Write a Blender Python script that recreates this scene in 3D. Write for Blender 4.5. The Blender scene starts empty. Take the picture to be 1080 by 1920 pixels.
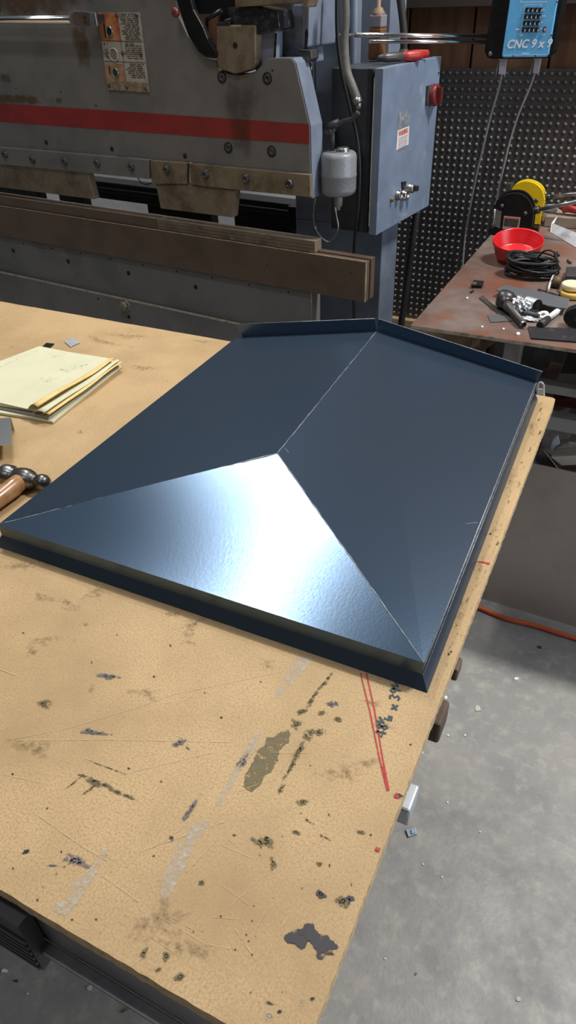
import bpy, math, random
from mathutils import Vector as V, Matrix, noise as mnoise
random.seed(7)
sc = bpy.context.scene
COL = sc.collection
PI = math.pi

# ------------------------------------------------------------------ camera
cam_d = bpy.data.cameras.new('camera'); cam = bpy.data.objects.new('camera', cam_d); COL.objects.link(cam)
CR = V((0.89720221, 0.44058439, -0.03022575)); CU = V((-0.2419101, 0.54757687, 0.80102377)); CF = V((-0.36946948, 0.71136838, -0.59786899))
CC = V((0.086946, -0.150976, 1.574)); FP = 1298.3
cam.matrix_world = Matrix(((CR.x, CU.x, -CF.x, CC.x), (CR.y, CU.y, -CF.y, CC.y), (CR.z, CU.z, -CF.z, CC.z), (0, 0, 0, 1)))
cam_d.sensor_fit = 'VERTICAL'; cam_d.sensor_height = 36.0; cam_d.lens = FP / 1920 * 36
cam_d.clip_start = 0.02
sc.camera = cam
# ------------------------------------------------------------------ light
sc.view_settings.view_transform = 'Standard'; sc.view_settings.look = 'None'
sc.view_settings.gamma = 1.0; sc.view_settings.use_curve_mapping = False
sc.view_settings.exposure = 0.0
w = bpy.data.worlds.new('world'); sc.world = w; w.use_nodes = True
w.node_tree.nodes['Background'].inputs[0].default_value = (0.62, 0.72, 0.9, 1)
w.node_tree.nodes['Background'].inputs[1].default_value = 0.16
def area(name, loc, target, sx, sy, power, color):
    l = bpy.data.lights.new(name, 'AREA'); l.shape = 'RECTANGLE'; l.size = sx; l.size_y = sy; l.energy = power; l.color = color
    o = bpy.data.objects.new(name, l); COL.objects.link(o); o.location = loc
    d = (V(target) - V(loc)).normalized(); o.rotation_euler = d.to_track_quat('-Z', 'Y').to_euler()
    return o
area('ceiling_and_fill_light', (-1.60, 1.98, 4.0), (-1.60, 1.9801, 0), 0.12, 0.9, 46, (1.0, 0.98, 0.95))
area('ceiling_and_fill_light', (-2.2, 2.62, 4.0), (-2.2, 2.6201, 0), 0.9, 0.12, 38, (1.0, 0.98, 0.95))
area('ceiling_and_fill_light', (1.05, 2.1, 4.0), (1.05, 2.1001, 0), 0.6, 0.2, 135, (1.0, 0.98, 0.95))
area('ceiling_and_fill_light', (-1.0, -1.9, 4.0), (-1.0, -1.8999, 0), 1.2, 0.2, 15, (1.0, 0.98, 0.95))  # added fill from behind the camera; lifts the floor and press front
area('ceiling_and_fill_light', (-1.0, 0.2, 4.0), (-1.0, 0.2001, 0), 1.2, 0.2, 18, (1.0, 0.98, 0.95))  # added overhead fill; brightens the table clear of the cap's reflection
area('doorway_daylight', (4.2, 1.0, 1.9), (0, 1.3, 1.0), 2.6, 2.6, 92, (0.78, 0.88, 1.0))

# ------------------------------------------------------------------ helpers
PA = -0.10476
PT = V((math.cos(PA), math.sin(PA), 0)); PN = V((-math.sin(PA), math.cos(PA), 0))
def ray(x, y): return CF + CR * ((x - 540) / FP) + CU * ((960 - y) / FP)
def on(x, y, n, k):
    d = ray(x, y); return CC + d * ((k - CC.dot(n)) / d.dot(n))
def atz(x, y, z): return on(x, y, V((0, 0, 1)), z)
def aty(x, y, Y): return on(x, y, V((0, 1, 0)), Y)
def atx(x, y, X): return on(x, y, V((1, 0, 0)), X)
def atd(x, y, d): return on(x, y, PN, d)          # plane parallel to the press front

class MB:
    def __init__(s): s.v = []; s.f = []; s.m = []; s.sm = []; s.thin = {}
    def add(s, vs, fs, mi=0, smooth=False):
        b = len(s.v); s.v += [V(p) for p in vs]
        for f in fs: s.f.append([b + i for i in f]); s.m.append(mi); s.sm.append(smooth)
        return s
    def box(s, x0, x1, y0, y1, z0, z1, mi=0):
        p = [(x0, y0, z0), (x1, y0, z0), (x1, y1, z0), (x0, y1, z0), (x0, y0, z1), (x1, y0, z1), (x1, y1, z1), (x0, y1, z1)]
        return s.add(p, HEX, mi)
    def pbox(s, s0, s1, d0, d1, z0, z1, mi=0):   # box in the press's own frame
        p = [PT * a + PN * b + V((0, 0, c)) for c in (z0, z1) for a, b in ((s0, d0), (s1, d0), (s1, d1), (s0, d1))]
        return s.add(p, HEX, mi)
    def prism(s, poly, ext, mi=0):
        n = len(poly); ext = V(ext); poly = [V(p) for p in poly]
        a = sum(((poly[i] - poly[0]).cross(poly[(i + 1) % n] - poly[0]) for i in range(n)), V((0, 0, 0)))
        if a.dot(ext) > 0: poly = poly[::-1]
        vs = poly + [p + ext for p in poly]
        fs = [list(range(n)), list(range(2 * n - 1, n - 1, -1))]
        fs += [[i, i + n, (i + 1) % n + n, (i + 1) % n] for i in range(n)]
        return s.add(vs, fs, mi)
    def tube(s, pts, r, n=10, mi=0, cap=True, closed=False):
        pts = [V(p) for p in pts]; N = len(pts)
        rr = r if isinstance(r, (list, tuple)) else [r] * N
        up = None; vs = []
        for i in range(N):
            if closed: t = pts[(i + 1) % N] - pts[i - 1]
            else: t = pts[min(i + 1, N - 1)] - pts[max(i - 1, 0)]
            t.normalize()
            if up is None: up = V((0, 0, 1)) if abs(t.z) < .9 else V((1, 0, 0))
            a = (up - t * up.dot(t)).normalized(); b = t.cross(a); up = a
            for k in range(n):
                q = 2 * PI * k / n; vs.append(pts[i] + (a * math.cos(q) + b * math.sin(q)) * rr[i])
        fs = []
        for i in range(N if closed else N - 1):
            j = (i + 1) % N
            for k in range(n): fs.append([i * n + k, i * n + (k + 1) % n, j * n + (k + 1) % n, j * n + k])
        b0 = len(s.v); s.add(vs, fs, mi, True)
        if cap and not closed:
            s.f.append([b0 + k for k in range(n)][::-1]); s.m.append(mi); s.sm.append(False)
            s.f.append([b0 + (N - 1) * n + k for k in range(n)]); s.m.append(mi); s.sm.append(False)
        return s
    def lathe(s, prof, o, ax=(0, 0, 1), n=24, mi=0):   # prof: (r, h) along axis from o
        ax = V(ax).normalized(); o = V(o); u = V((1, 0, 0)) if abs(ax.x) < .9 else V((0, 1, 0))
        a = (u - ax * u.dot(ax)).normalized(); b = ax.cross(a); vs = []; fs = []
        for r, h in prof:
            for k in range(n):
                q = 2 * PI * k / n; vs.append(o + ax * h + (a * math.cos(q) + b * math.sin(q)) * max(r, 1e-5))
        for i in range(len(prof) - 1):
            for k in range(n): fs.append([i * n + k, i * n + (k + 1) % n, (i + 1) * n + (k + 1) % n, (i + 1) * n + k])
        return s.add(vs, fs, mi, True)
    def ribbon(s, pts, wd, nrm, mi=0):            # a flat stroke lying on a surface of normal nrm
        pts = [V(p) for p in pts]; nrm = V(nrm); N = len(pts); vs = []
        ww = wd if isinstance(wd, (list, tuple)) else [wd] * N
        for i in range(N):
            t = (pts[min(i + 1, N - 1)] - pts[max(i - 1, 0)]).normalized(); a = nrm.cross(t).normalized() * ww[i] / 2
            vs += [pts[i] + a, pts[i] - a]
        return s.add(vs, [[2 * i, 2 * i + 1, 2 * i + 3, 2 * i + 2] for i in range(N - 1)], mi)
HEX = [(0, 3, 2, 1), (4, 5, 6, 7), (0, 1, 5, 4), (1, 2, 6, 5), (2, 3, 7, 6), (3, 0, 4, 7)]

WM = {}
def wm(o): return WM.get(o.name, Matrix())
def props(o, label, cat, group=None, kind=None):
    if label: o['label'] = label
    if cat: o['category'] = cat
    if group: o['group'] = group
    if kind: o['kind'] = kind
    return o
def thing(name, label, cat, loc=(0, 0, 0), rz=0, group=None):
    o = bpy.data.objects.new(name, None); COL.objects.link(o); o.empty_display_size = .05
    o.location = loc; o.rotation_euler = (0, 0, rz)
    WM[o.name] = Matrix.Translation(V(loc)) @ Matrix.Rotation(rz, 4, 'Z')
    return props(o, label, cat, group)
def obj(name, mb, mats, parent=None, label=None, cat=None, group=None, kind=None, bevel=0, seg=2, origin=None, subsurf=0):
    me = bpy.data.meshes.new(name)
    vs = mb.v
    if parent is None:
        if origin is None:
            n = max(1, len(vs)); origin = sum(vs, V((0, 0, 0))) / n; origin.z = min(p.z for p in vs)
        M = Matrix.Translation(V(origin))
    else: M = wm(parent)
    inv = M.inverted()
    me.from_pydata([inv @ p for p in vs], [], mb.f)
    for m in (mats if isinstance(mats, (list, tuple)) else [mats]): me.materials.append(m)
    for i, p in enumerate(me.polygons): p.material_index = mb.m[i]; p.use_smooth = mb.sm[i]
    if mb.thin:
        at_ = me.attributes.new('thin', 'FLOAT', 'POINT')
        for i, t in mb.thin.items(): at_.data[i].value = t
    me.update()
    o = bpy.data.objects.new(name, me); COL.objects.link(o)
    if parent is None: o.location = origin
    else: o.parent = parent
    WM[o.name] = M
    if bevel:
        b = o.modifiers.new('bevel', 'BEVEL'); b.width = bevel; b.segments = seg; b.limit_method = 'ANGLE'; b.angle_limit = math.radians(40)
    if subsurf:
        b = o.modifiers.new('subdivision', 'SUBSURF'); b.levels = subsurf; b.render_levels = subsurf
    return props(o, label, cat, group, kind)

def mat(name, c, rough=.5, metal=0.0, c2=None, sc2=8.0, lo=.45, hi=.65, bump=0.0, bsc=60.0, c3=None, sc3=2.5, lo3=.55, hi3=.7, coat=0, spec=.5, trans=0, rvar=0, det=6):
    m = bpy.data.materials.new(name); m.use_nodes = True; nt = m.node_tree; N = nt.nodes; L = nt.links
    b = N['Principled BSDF']
    b.inputs['Base Color'].default_value = (*c, 1); b.inputs['Roughness'].default_value = rough; b.inputs['Metallic'].default_value = metal
    b.inputs['Specular IOR Level'].default_value = spec; b.inputs['Coat Weight'].default_value = coat; b.inputs['Transmission Weight'].default_value = trans
    tc = N.new('ShaderNodeTexCoord')
    def nz(scale, detail=det):
        n = N.new('ShaderNodeTexNoise'); n.inputs['Scale'].default_value = scale; n.inputs['Detail'].default_value = detail; n.inputs['Roughness'].default_value = .65
        L.new(tc.outputs['Object'], n.inputs['Vector']); return n
    def ramp(n, lo, hi):
        r = N.new('ShaderNodeMapRange'); r.inputs[1].default_value = lo; r.inputs[2].default_value = hi; L.new(n.outputs['Fac'], r.inputs[0]); return r
    prev = None
    if c2:
        n = nz(sc2); r = ramp(n, lo, hi); mx = N.new('ShaderNodeMix'); mx.data_type = 'RGBA'
        mx.inputs[6].default_value = (*c, 1); mx.inputs[7].default_value = (*c2, 1); L.new(r.outputs[0], mx.inputs[0]); prev = mx.outputs[2]
        if rvar:
            rr = N.new('ShaderNodeMapRange'); rr.inputs[3].default_value = rough; rr.inputs[4].default_value = rough + rvar
            L.new(r.outputs[0], rr.inputs[0]); L.new(rr.outputs[0], b.inputs['Roughness'])
    if c3:
        n = nz(sc3); r = ramp(n, lo3, hi3); mx = N.new('ShaderNodeMix'); mx.data_type = 'RGBA'
        mx.inputs[6].default_value = (*c, 1); mx.inputs[7].default_value = (*c3, 1)
        if prev: L.new(prev, mx.inputs[6])
        L.new(r.outputs[0], mx.inputs[0]); prev = mx.outputs[2]
    if prev: L.new(prev, b.inputs['Base Color'])
    if bump:
        n = nz(bsc, 3); bp = N.new('ShaderNodeBump'); bp.inputs['Strength'].default_value = bump; bp.inputs['Distance'].default_value = .002
        L.new(n.outputs['Fac'], bp.inputs['Height']); L.new(bp.outputs[0], b.inputs['Normal'])
    return m
def smudge(name, c, lo, hi, sc=90, rough=.7):   # worn paint: patches of it have rubbed off
    m = mat(name, c, rough); nt = m.node_tree; N = nt.nodes; L = nt.links
    b = N['Principled BSDF']; tc = N.new('ShaderNodeTexCoord'); n = N.new('ShaderNodeTexNoise'); n.inputs['Scale'].default_value = sc; n.inputs['Detail'].default_value = 5
    n.inputs['Roughness'].default_value = .7
    r = N.new('ShaderNodeMapRange'); r.inputs[1].default_value = lo; r.inputs[2].default_value = hi
    a = N.new('ShaderNodeAttribute'); a.attribute_name = 'thin'; mu = N.new('ShaderNodeMath'); mu.operation = 'MULTIPLY_ADD'; mu.inputs[1].default_value = -.42
    L.new(a.outputs['Fac'], mu.inputs[0]); L.new(n.outputs['Fac'], mu.inputs[2])
    L.new(tc.outputs['Object'], n.inputs['Vector']); L.new(mu.outputs[0], r.inputs[0]); L.new(r.outputs[0], b.inputs['Alpha'])
    return m

def s2l(r, g, b, k=1.0):
    f = lambda c: ((c / 255 + .055) / 1.055) ** 2.4 if c > 10 else c / 255 / 12.92
    return (f(r) * k, f(g) * k, f(b) * k)

# ------------------------------------------------------------------ materials
M = {}
M['concrete'] = mat('concrete', (.345, .33, .30), .38, c2=(.25, .245, .235), sc2=6, lo=.34, hi=.64, c3=(.42, .395, .345), sc3=26, lo3=.50, hi3=.74, bump=.3, bsc=60, rvar=.16)
M['planks'] = mat('old_brown_planks', (.16, .075, .035), .65, c2=(.075, .035, .018), sc2=5, c3=(.22, .115, .055), sc3=1.2, bump=.3, bsc=40)
M['pale_wood'] = mat('pale_wood', (.33, .235, .135), .7, c2=(.22, .15, .08), sc2=12)
M['dimple'] = mat('galvanized_dimpled_steel', (.155, .15, .145), .5, .75, c2=(.11, .10, .095), sc2=3, c3=(.13, .085, .055), sc3=2.0, lo3=.55, hi3=.75)
M['press'] = mat('worn_grey_machine_paint', (.185, .18, .168), .5, c2=(.14, .138, .13), sc2=5, c3=(.10, .065, .04), sc3=3.2, lo3=.60, hi3=.78, bump=.15, bsc=50)
M['press_blue'] = mat('blue_grey_machine_paint', (.20, .235, .30), .42, c2=(.14, .165, .215), sc2=5, c3=(.09, .085, .08), sc3=7, lo3=.62, hi3=.75, bump=.12, bsc=50)
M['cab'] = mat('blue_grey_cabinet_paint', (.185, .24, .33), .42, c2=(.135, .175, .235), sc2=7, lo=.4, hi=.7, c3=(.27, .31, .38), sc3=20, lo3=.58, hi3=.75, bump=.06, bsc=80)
M['red'] = mat('faded_red_paint', (.30, .025, .022), .5, c2=(.22, .022, .02), sc2=6, c3=(.10, .03, .02), sc3=5, lo3=.62, hi3=.75)
M['rust'] = smudge('rust_stain', (.12, .062, .028), .26, .60, 30, .8)
M['grease'] = smudge('grease_run', (.065, .040, .020), .22, .95, 14, .5)
M['brass'] = mat('worn_bronze_steel', (.225, .175, .115), .5, .2, c2=(.12, .088, .054), sc2=14, c3=(.27, .22, .16), sc3=40, lo3=.55, hi3=.7, bump=.15, bsc=90)
M['rail'] = mat('brown_oiled_steel', (.165, .11, .073), .45, .25, c2=(.12, .082, .056), sc2=6, c3=(.17, .13, .10), sc3=30, lo3=.6, hi3=.75)
M['edge'] = mat('worn_and_lit_steel_edge', (.50, .42, .33), .45, .2, c2=(.28, .22, .17), sc2=40)  # worn edges; on rail and bed the edge highlight is in this colour
M['steel'] = mat('bare_steel', (.42, .41, .40), .35, .9, c2=(.25, .24, .23), sc2=30)
M['chrome'] = mat('polished_rod', (.85, .84, .82), .14, 1.0)
M['darksteel'] = mat('dark_steel', (.075, .072, .07), .4, .5, c2=(.12, .115, .11), sc2=20)
M['black'] = mat('black_plastic', (.012, .012, .013), .35)
M['blackpaint'] = mat('satin_black_paint', (.006, .006, .0065), .4, c2=(.011, .011, .011), sc2=30, spec=.3)
M['rubber'] = mat('black_rubber', (.022, .022, .023), .55)
M['hose'] = mat('grey_ribbed_hose', (.115, .115, .105), .55, c2=(.16, .15, .12), sc2=60, bump=.3, bsc=200)
M['grime'] = mat('greasy_black_metal', (.02, .02, .022), .25, c2=(.08, .085, .1), sc2=55, lo=.55, hi=.7, bump=1.0, bsc=90)
M['canister'] = mat('hammered_grey_paint', (.24, .25, .265), .38, .1, bump=.6, bsc=140)
M['plate_white'] = mat('aged_white_plate', (.46, .43, .37), .5, c2=(.36, .32, .26), sc2=30, c3=(.30, .2, .1), sc3=24, lo3=.62, hi3=.72)
M['plate_orange'] = mat('faded_orange_enamel', (.48, .22, .10), .5, c2=(.45, .08, .03), sc2=30, lo=.5, hi=.62)
M['plate_tan'] = mat('faded_tan_enamel', (.46, .27, .15), .5, c2=(.3, .17, .09), sc2=40)
M['green'] = mat('green_button', (.01, .075, .04), .3)
M['blue'] = mat('light_blue_keypad', (.115, .42, .74), .42, c2=(.15, .47, .78), sc2=60)
M['white'] = mat('white_print', (.78, .82, .85), .5)
M['ink'] = mat('black_ink', (.03, .03, .03), .6)
M['warnred'] = mat('red_print', (.55, .12, .08), .5)
M['amber'] = mat('amber_oil', (.22, .095, .035), .3, c2=(.15, .07, .03), sc2=10)
M['frost'] = mat('cloudy_plastic', (.24, .225, .24), .35)
M['mdf'] = mat('particle_board', (.53, .365, .18), .62, c2=(.25, .16, .07), sc2=420, lo=.44, hi=.76, c3=(.33, .215, .095), sc3=4.5, lo3=.40, hi3=.76, bump=.12, bsc=400)
M['mdf_edge'] = mat('particle_board_edge', (.62, .45, .25), .8, c2=(.42, .28, .14), sc2=120, bump=.5, bsc=150)
M['navy'] = mat('charcoal_blue_metallic_paint', (.078, .122, .182), .24, .74, bump=.045, bsc=240, spec=.4)
M['navy_front'] = M['navy']
M['seam'] = mat('bare_seam_edge', (.34, .36, .38), .45, .5, c2=(.16, .18, .2), sc2=120, lo=.45, hi=.65)
M['yellowpad'] = mat('yellow_paper', (.62, .60, .41), .75, c2=(.58, .56, .38), sc2=12)
M['yellowedge'] = mat('deep_yellow_paper', (.72, .53, .21), .7, c2=(.62, .42, .13), sc2=30)
M['card'] = mat('grey_card', (.33, .31, .27), .8)
M['pencil'] = smudge('pencil_sketch', (.33, .34, .28), .45, .6, 160)
M['galv'] = mat('galvanized_sheet', (.52, .56, .58), .4, .5, c2=(.45, .48, .5), sc2=40)
M['hammer'] = mat('dark_forged_steel', (.16, .155, .15), .3, .9, c2=(.28, .27, .26), sc2=45, lo=.5, hi=.62, bump=.3, bsc=80)
M['handle'] = mat('varnished_hickory', (.42, .22, .09), .28, c2=(.28, .13, .05), sc2=25, coat=.4)
M['greensmear'] = smudge('olive_paint_smear', (.15, .12, .055), .36, .50, 150)
M['whitesmear'] = smudge('white_paint_smear', (.52, .47, .38), .36, .74, 110)
M['greysmear'] = smudge('slate_paint_smear', (.14, .13, .14), .34, .48, 170)
M['darkstain'] = smudge('dark_stain', (.032, .027, .036), .34, .46, 110, .6)
M['dirt'] = smudge('dirt_blotch', (.20, .14, .075), .38, 1.0, 130)
M['scratch'] = smudge('pale_scratch', (.62, .46, .26), .34, .75, 90)
M['marker_red'] = smudge('red_marker', (.42, .03, .03), .28, .5, 150)
M['marker_blue'] = smudge('dark_teal_marker', (.035, .06, .08), .22, .4, 150)
M['hole'] = mat('dark_hole', (.012, .01, .008), .9)
M['pit'] = smudge('worn_pit', (.07, .05, .03), .25, .5, 400, .9)
M['bench'] = mat('rusty_bench_steel', (.150, .100, .082), .42, .3, c2=(.215, .17, .148), sc2=4, lo=.42, hi=.62, c3=(.22, .085, .048), sc3=5, lo3=.44, hi3=.62, bump=.1, bsc=50, rvar=.12)
M['grayframe'] = mat('grey_painted_frame', (.33, .33, .325), .5, .2, c2=(.24, .235, .23), sc2=12)
M['brownframe'] = mat('brown_lumber', (.16, .10, .065), .7, c2=(.10, .065, .045), sc2=10)
M['plate_leaning'] = mat('hot_rolled_plate', (.42, .375, .34), .45, .3, c2=(.35, .30, .27), sc2=3, c3=(.20, .08, .05), sc3=5, lo3=.66, hi3=.78)
M['yellow'] = mat('yellow_machine_paint', (.75, .50, .012), .35, c2=(.70, .45, .01), sc2=12)
M['redbowl'] = mat('red_plastic', (.55, .012, .016), .28, c2=(.5, .01, .014), sc2=10)
M['orange'] = mat('orange_hose', (.70, .13, .045), .45)
M['foil'] = mat('crumpled_foil', (.75, .77, .80), .25, .9, bump=1.0, bsc=60)
M['paper'] = mat('white_card', (.80, .82, .86), .6)
M['cream'] = mat('cream_plastic', (.75, .66, .42), .5)
M['rubble'] = mat('grey_offcuts', (.72, .68, .63), .8, c2=(.5, .47, .43), sc2=20)
M['lumber'] = mat('weathered_block', (.27, .21, .16), .75, c2=(.20, .15, .11), sc2=18)
M['redtool'] = mat('red_tool_grip', (.42, .03, .025), .4)
def glassmat():
    m = mat('clear_plastic', (.85, .88, .9), .12, trans=.6); m.node_tree.nodes['Principled BSDF'].inputs['IOR'].default_value = 1.3; return m
M['clear'] = glassmat()
def boardgrain(m):   # long vertical grain for the planks
    nt = m.node_tree
    for n in list(nt.nodes):
        if n.type == 'TEX_NOISE':
            mp = nt.nodes.new('ShaderNodeMapping'); mp.inputs['Scale'].default_value = (4, 4, .35)
            src = n.inputs['Vector'].links[0].from_socket; nt.links.new(src, mp.inputs['Vector']); nt.links.new(mp.outputs[0], n.inputs['Vector'])
boardgrain(M['planks'])
def cracks(m):
    nt = m.node_tree; N = nt.nodes; L = nt.links; b = N['Principled BSDF']
    tc = N.new('ShaderNodeTexCoord'); n = N.new('ShaderNodeTexNoise'); n.inputs['Scale'].default_value = 4; L.new(tc.outputs['Object'], n.inputs['Vector'])
    ad = N.new('ShaderNodeMix'); ad.data_type = 'RGBA'; ad.inputs[0].default_value = .35; L.new(tc.outputs['Object'], ad.inputs[6]); L.new(n.outputs['Color'], ad.inputs[7])
    vo = N.new('ShaderNodeTexVoronoi'); vo.feature = 'DISTANCE_TO_EDGE'; vo.inputs['Scale'].default_value = 13; L.new(ad.outputs[2], vo.inputs['Vector'])
    r = N.new('ShaderNodeMapRange'); r.inputs[1].default_value = 0; r.inputs[2].default_value = .035; r.inputs[3].default_value = .16; r.inputs[4].default_value = 0
    L.new(vo.outputs['Distance'], r.inputs[0])
    mx = N.new('ShaderNodeMix'); mx.data_type = 'RGBA'; mx.inputs[7].default_value = (.18, .175, .17, 1)
    src = b.inputs['Base Color'].links[0].from_socket; L.new(src, mx.inputs[6]); L.new(r.outputs[0], mx.inputs[0]); L.new(mx.outputs[2], b.inputs['Base Color'])
cracks(M['concrete'])

def text_mb(s, size, o, xdir, ydir, mi=0, shear=0, bold=0, depth=0):
    c = bpy.data.curves.new('txt', 'FONT'); c.body = s; c.size = size; c.shear = shear; c.offset = bold; c.resolution_u = 3
    t = bpy.data.objects.new('txt', c); COL.objects.link(t)
    dg = bpy.context.evaluated_depsgraph_get(); me = bpy.data.meshes.new_from_object(t.evaluated_get(dg))
    xd, yd, o = V(xdir), V(ydir), V(o)
    mb = MB(); mb.add([o + xd * v.co.x + yd * v.co.y for v in me.vertices], [list(p.vertices) for p in me.polygons], mi)
    bpy.data.objects.remove(t); bpy.data.curves.remove(c); bpy.data.meshes.remove(me)
    return mb
def join(a, b):
    k = len(a.v); a.v += b.v; a.f += [[i + k for i in f] for f in b.f]; a.m += b.m; a.sm += b.sm; return a
def spline(pts, n=6):
    P = [V(p) for p in pts]; out = []
    for i in range(len(P) - 1):
        p0 = P[max(i - 1, 0)]; p1 = P[i]; p2 = P[i + 1]; p3 = P[min(i + 2, len(P) - 1)]
        for k in range(n):
            t = k / n; out.append(.5 * ((2 * p1) + (p2 - p0) * t + (2 * p0 - 5 * p1 + 4 * p2 - p3) * t * t + (3 * p1 - p0 - 3 * p2 + p3) * t ** 3))
    out.append(P[-1]); return out

# ================================================================== THE SETTING
floor = obj('floor', MB().box(-7, 5, -3, 6, -.1, 0), M['concrete'], kind='structure', origin=(0, 0, 0))
obj('wall_front', MB().box(-7, 5, -3.1, -3.0, 0, 4.6), mat('dark_wall_boards', (.05, .04, .035), .8), kind='structure')
# plank wall behind the machines
WY = 2.78
mb = MB(); x = -5.0; rw = random.Random(3)
edges = [aty(766, 60, WY).x, aty(887, 66, WY).x]
xs = sorted([edges[0] - .24 * k for k in range(18)] + [edges[1] + .27 * k for k in range(14)])
for a, b in zip(xs[:-1], xs[1:]): mb.box(a + .004, b - .004, WY + rw.uniform(0, .006), WY + .03, 0, 3.2)
mb.box(xs[0], xs[-1], WY + .031, WY + .06, 0, 3.2)
obj('wall_back', mb, M['planks'], kind='structure', bevel=.002)
mb = MB(); zb = aty(748, 594, WY - .02).z
mb.box(-1.3, -.42, WY - .045, WY - .002, zb - .14, zb)
obj('trim_1', mb, M['pale_wood'], kind='structure', bevel=.003)

zh = aty(850, 14, WY - .06).z
obj('wall_top_band', MB().box(-2.6, 1.6, WY - .10, WY - .003, zh, zh + .16), mat('dark_top_band', (.03, .02, .014), .8), kind='structure', bevel=.003)  # dark band along the top of the plank wall
# ---- dimpled steel sheet on the wall
zt = aty(828, 128, 2.76).z; x0 = aty(700, 400, 2.76).x - .05
mb = MB(); x1 = .55; y = 2.765
mb.box(x0, x1, y, y + .006, zb + .002, zt)
P0 = .0254; nx = int((x1 - x0) / P0); nzr = int((zt - zb) / P0)
for j in range(nzr):
    for i in range(nx):
        cx = x0 + (i + .5) * P0; cz = zt - (j + .55) * P0; b0 = len(mb.v); vs = []
        for r, h in ((.0080, 0), (.0066, .0038), (.0028, .006)):
            for k in range(8):
                q = PI / 4 * k; vs.append((cx + r * math.cos(q), y - h, cz + r * math.sin(q)))
        fs = [[a * 8 + k, a * 8 + (k + 1) % 8, (a + 1) * 8 + (k + 1) % 8, (a + 1) * 8 + k] for a in range(2) for k in range(8)] + [[16 + k for k in range(8)]]
        mb.add(vs, fs, 0, True)
obj('dimpled_sheet', mb, M['dimple'], label='grey dimpled steel sheet covering the wall above the rusty bench', cat='metal sheet')

# ================================================================== WORK TABLE
TZ = .9
table = thing('work_table', 'large scarred particle board work table holding the dark roof cap', 'table', (-1.2, .61, 0))
PXT = lambda x, y, k=0: atz(x, y, TZ + .0004 + k * .00012)
rd = random.Random(11)
mb = MB()
# board outline with a slightly nibbled edge
out = []
def edge(a, b, n, amp):
    for i in range(n):
        t = i / n; p = V(a).lerp(V(b), t); q = (V(b) - V(a)).normalized(); nn = V((q.y, -q.x, 0)); out.append(p - nn * rd.random() ** 2 * amp)
edge((-2.44, 0, TZ - .019), (0, 0, TZ - .019), 300, .0009); edge((0, 0, TZ - .019), (0, 1.205, TZ - .019), 240, .0009)
out.append(V((-.001, 1.214, TZ - .019))); out.append(V((-.006, 1.219, TZ - .019))); out.append(V((-.012, 1.22, TZ - .019)))
edge((-.03, 1.22, TZ - .019), (-2.44, 1.22, TZ - .019), 120, .0012)
mb.prism(out, (0, 0, .019), 0)
# side faces take the raw edge material
for i, f in enumerate(mb.f):
    if len(f) == 4: mb.m[i] = 1
MATS = [M['mdf'], M['mdf_edge'], M['greensmear'], M['whitesmear'], M['greysmear'], M['darkstain'], M['dirt'], M['scratch'], M['marker_red'], M['marker_blue'], M['pit']]
GRN, WHT, GRY, DRK, DRT, SCR, MRD, MBL, HOL = range(2, 11)
layer = [0]
def patch(px, mi):           # a worn paint mark with a ragged outline
    layer[0] += 1; k = layer[0] % 7; q = random.Random(layer[0]); n0 = len(px)
    cx = sum(p[0] for p in px) / n0; cy = sum(p[1] for p in px) / n0; o = []
    for i in range(n0):
        (xa, ya), (xb, yb) = px[i], px[(i + 1) % n0]; l = math.hypot(xb - xa, yb - ya); m_ = max(1, int(l / 3.5))
        for t in range(m_):
            u = t / m_; x, y = xa + (xb - xa) * u, ya + (yb - ya) * u; j = q.uniform(-1, 1) * min(1.6, l * .12); o.append((x - (yb - ya) / l * j, y + (xb - xa) / l * j))
    pts = [PXT(x, y, k) for x, y in o]; n = len(pts)
    a = sum((pts[i].x * pts[(i + 1) % n].y - pts[(i + 1) % n].x * pts[i].y for i in range(n)))
    mb.add(pts if a > 0 else pts[::-1], [list(range(n))], mi)
def blob(cx, cy, rx, ry, rot, mi, jag=.25, n=26, seed=None):    # thins out towards its rim
    r = random.Random(seed if seed is not None else int(cx * 7 + cy)); ph = [r.uniform(0, 6.28) for _ in range(4)]
    c, s = math.cos(math.radians(rot)), math.sin(math.radians(rot)); px = []
    layer[0] += 1; lk = layer[0] % 7; b0 = len(mb.v); R_ = (0, .35, .7, 1.0, 1.35); kk = []
    for i in range(n):
        q = 2 * PI * i / n; kk.append((q, 1 + jag * (.6 * math.sin(2 * q + ph[0]) + .5 * math.sin(3 * q + ph[1]) + .4 * math.sin(5 * q + ph[2]) + r.uniform(-.3, .3))))
    vs = [PXT(cx, cy, lk)]; th = [0]
    for f_, tt in zip(R_[1:], (0.05, .2, .5, 1)):
        for q, k in kk:
            u, v = rx * k * f_ * math.cos(q), ry * k * f_ * math.sin(q); vs.append(PXT(cx + u * c - v * s, cy + u * s + v * c, lk)); th.append(tt)
    fs = [[0, 1 + (i + 1) % n, 1 + i] for i in range(n)]
    for g in range(3):
        for i in range(n): fs.append([1 + g * n + i, 1 + g * n + (i + 1) % n, 1 + (g + 1) * n + (i + 1) % n, 1 + (g + 1) * n + i][::-1])
    e1, e2 = vs[fs[0][1]] - vs[0], vs[fs[0][2]] - vs[0]
    if e1.cross(e2).z < 0: fs = [f[::-1] for f in fs]
    mb.add(vs, fs, mi, True)
    for i, t in enumerate(th): mb.thin[b0 + i] = t
def line(px, wpx, mi):
    layer[0] += 1; k = layer[0] % 7
    pts = [PXT(x, y, k) for x, y in px]
    mb.ribbon(pts, wpx / 1298 * 1.1, (0, 0, 1), mi)
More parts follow.
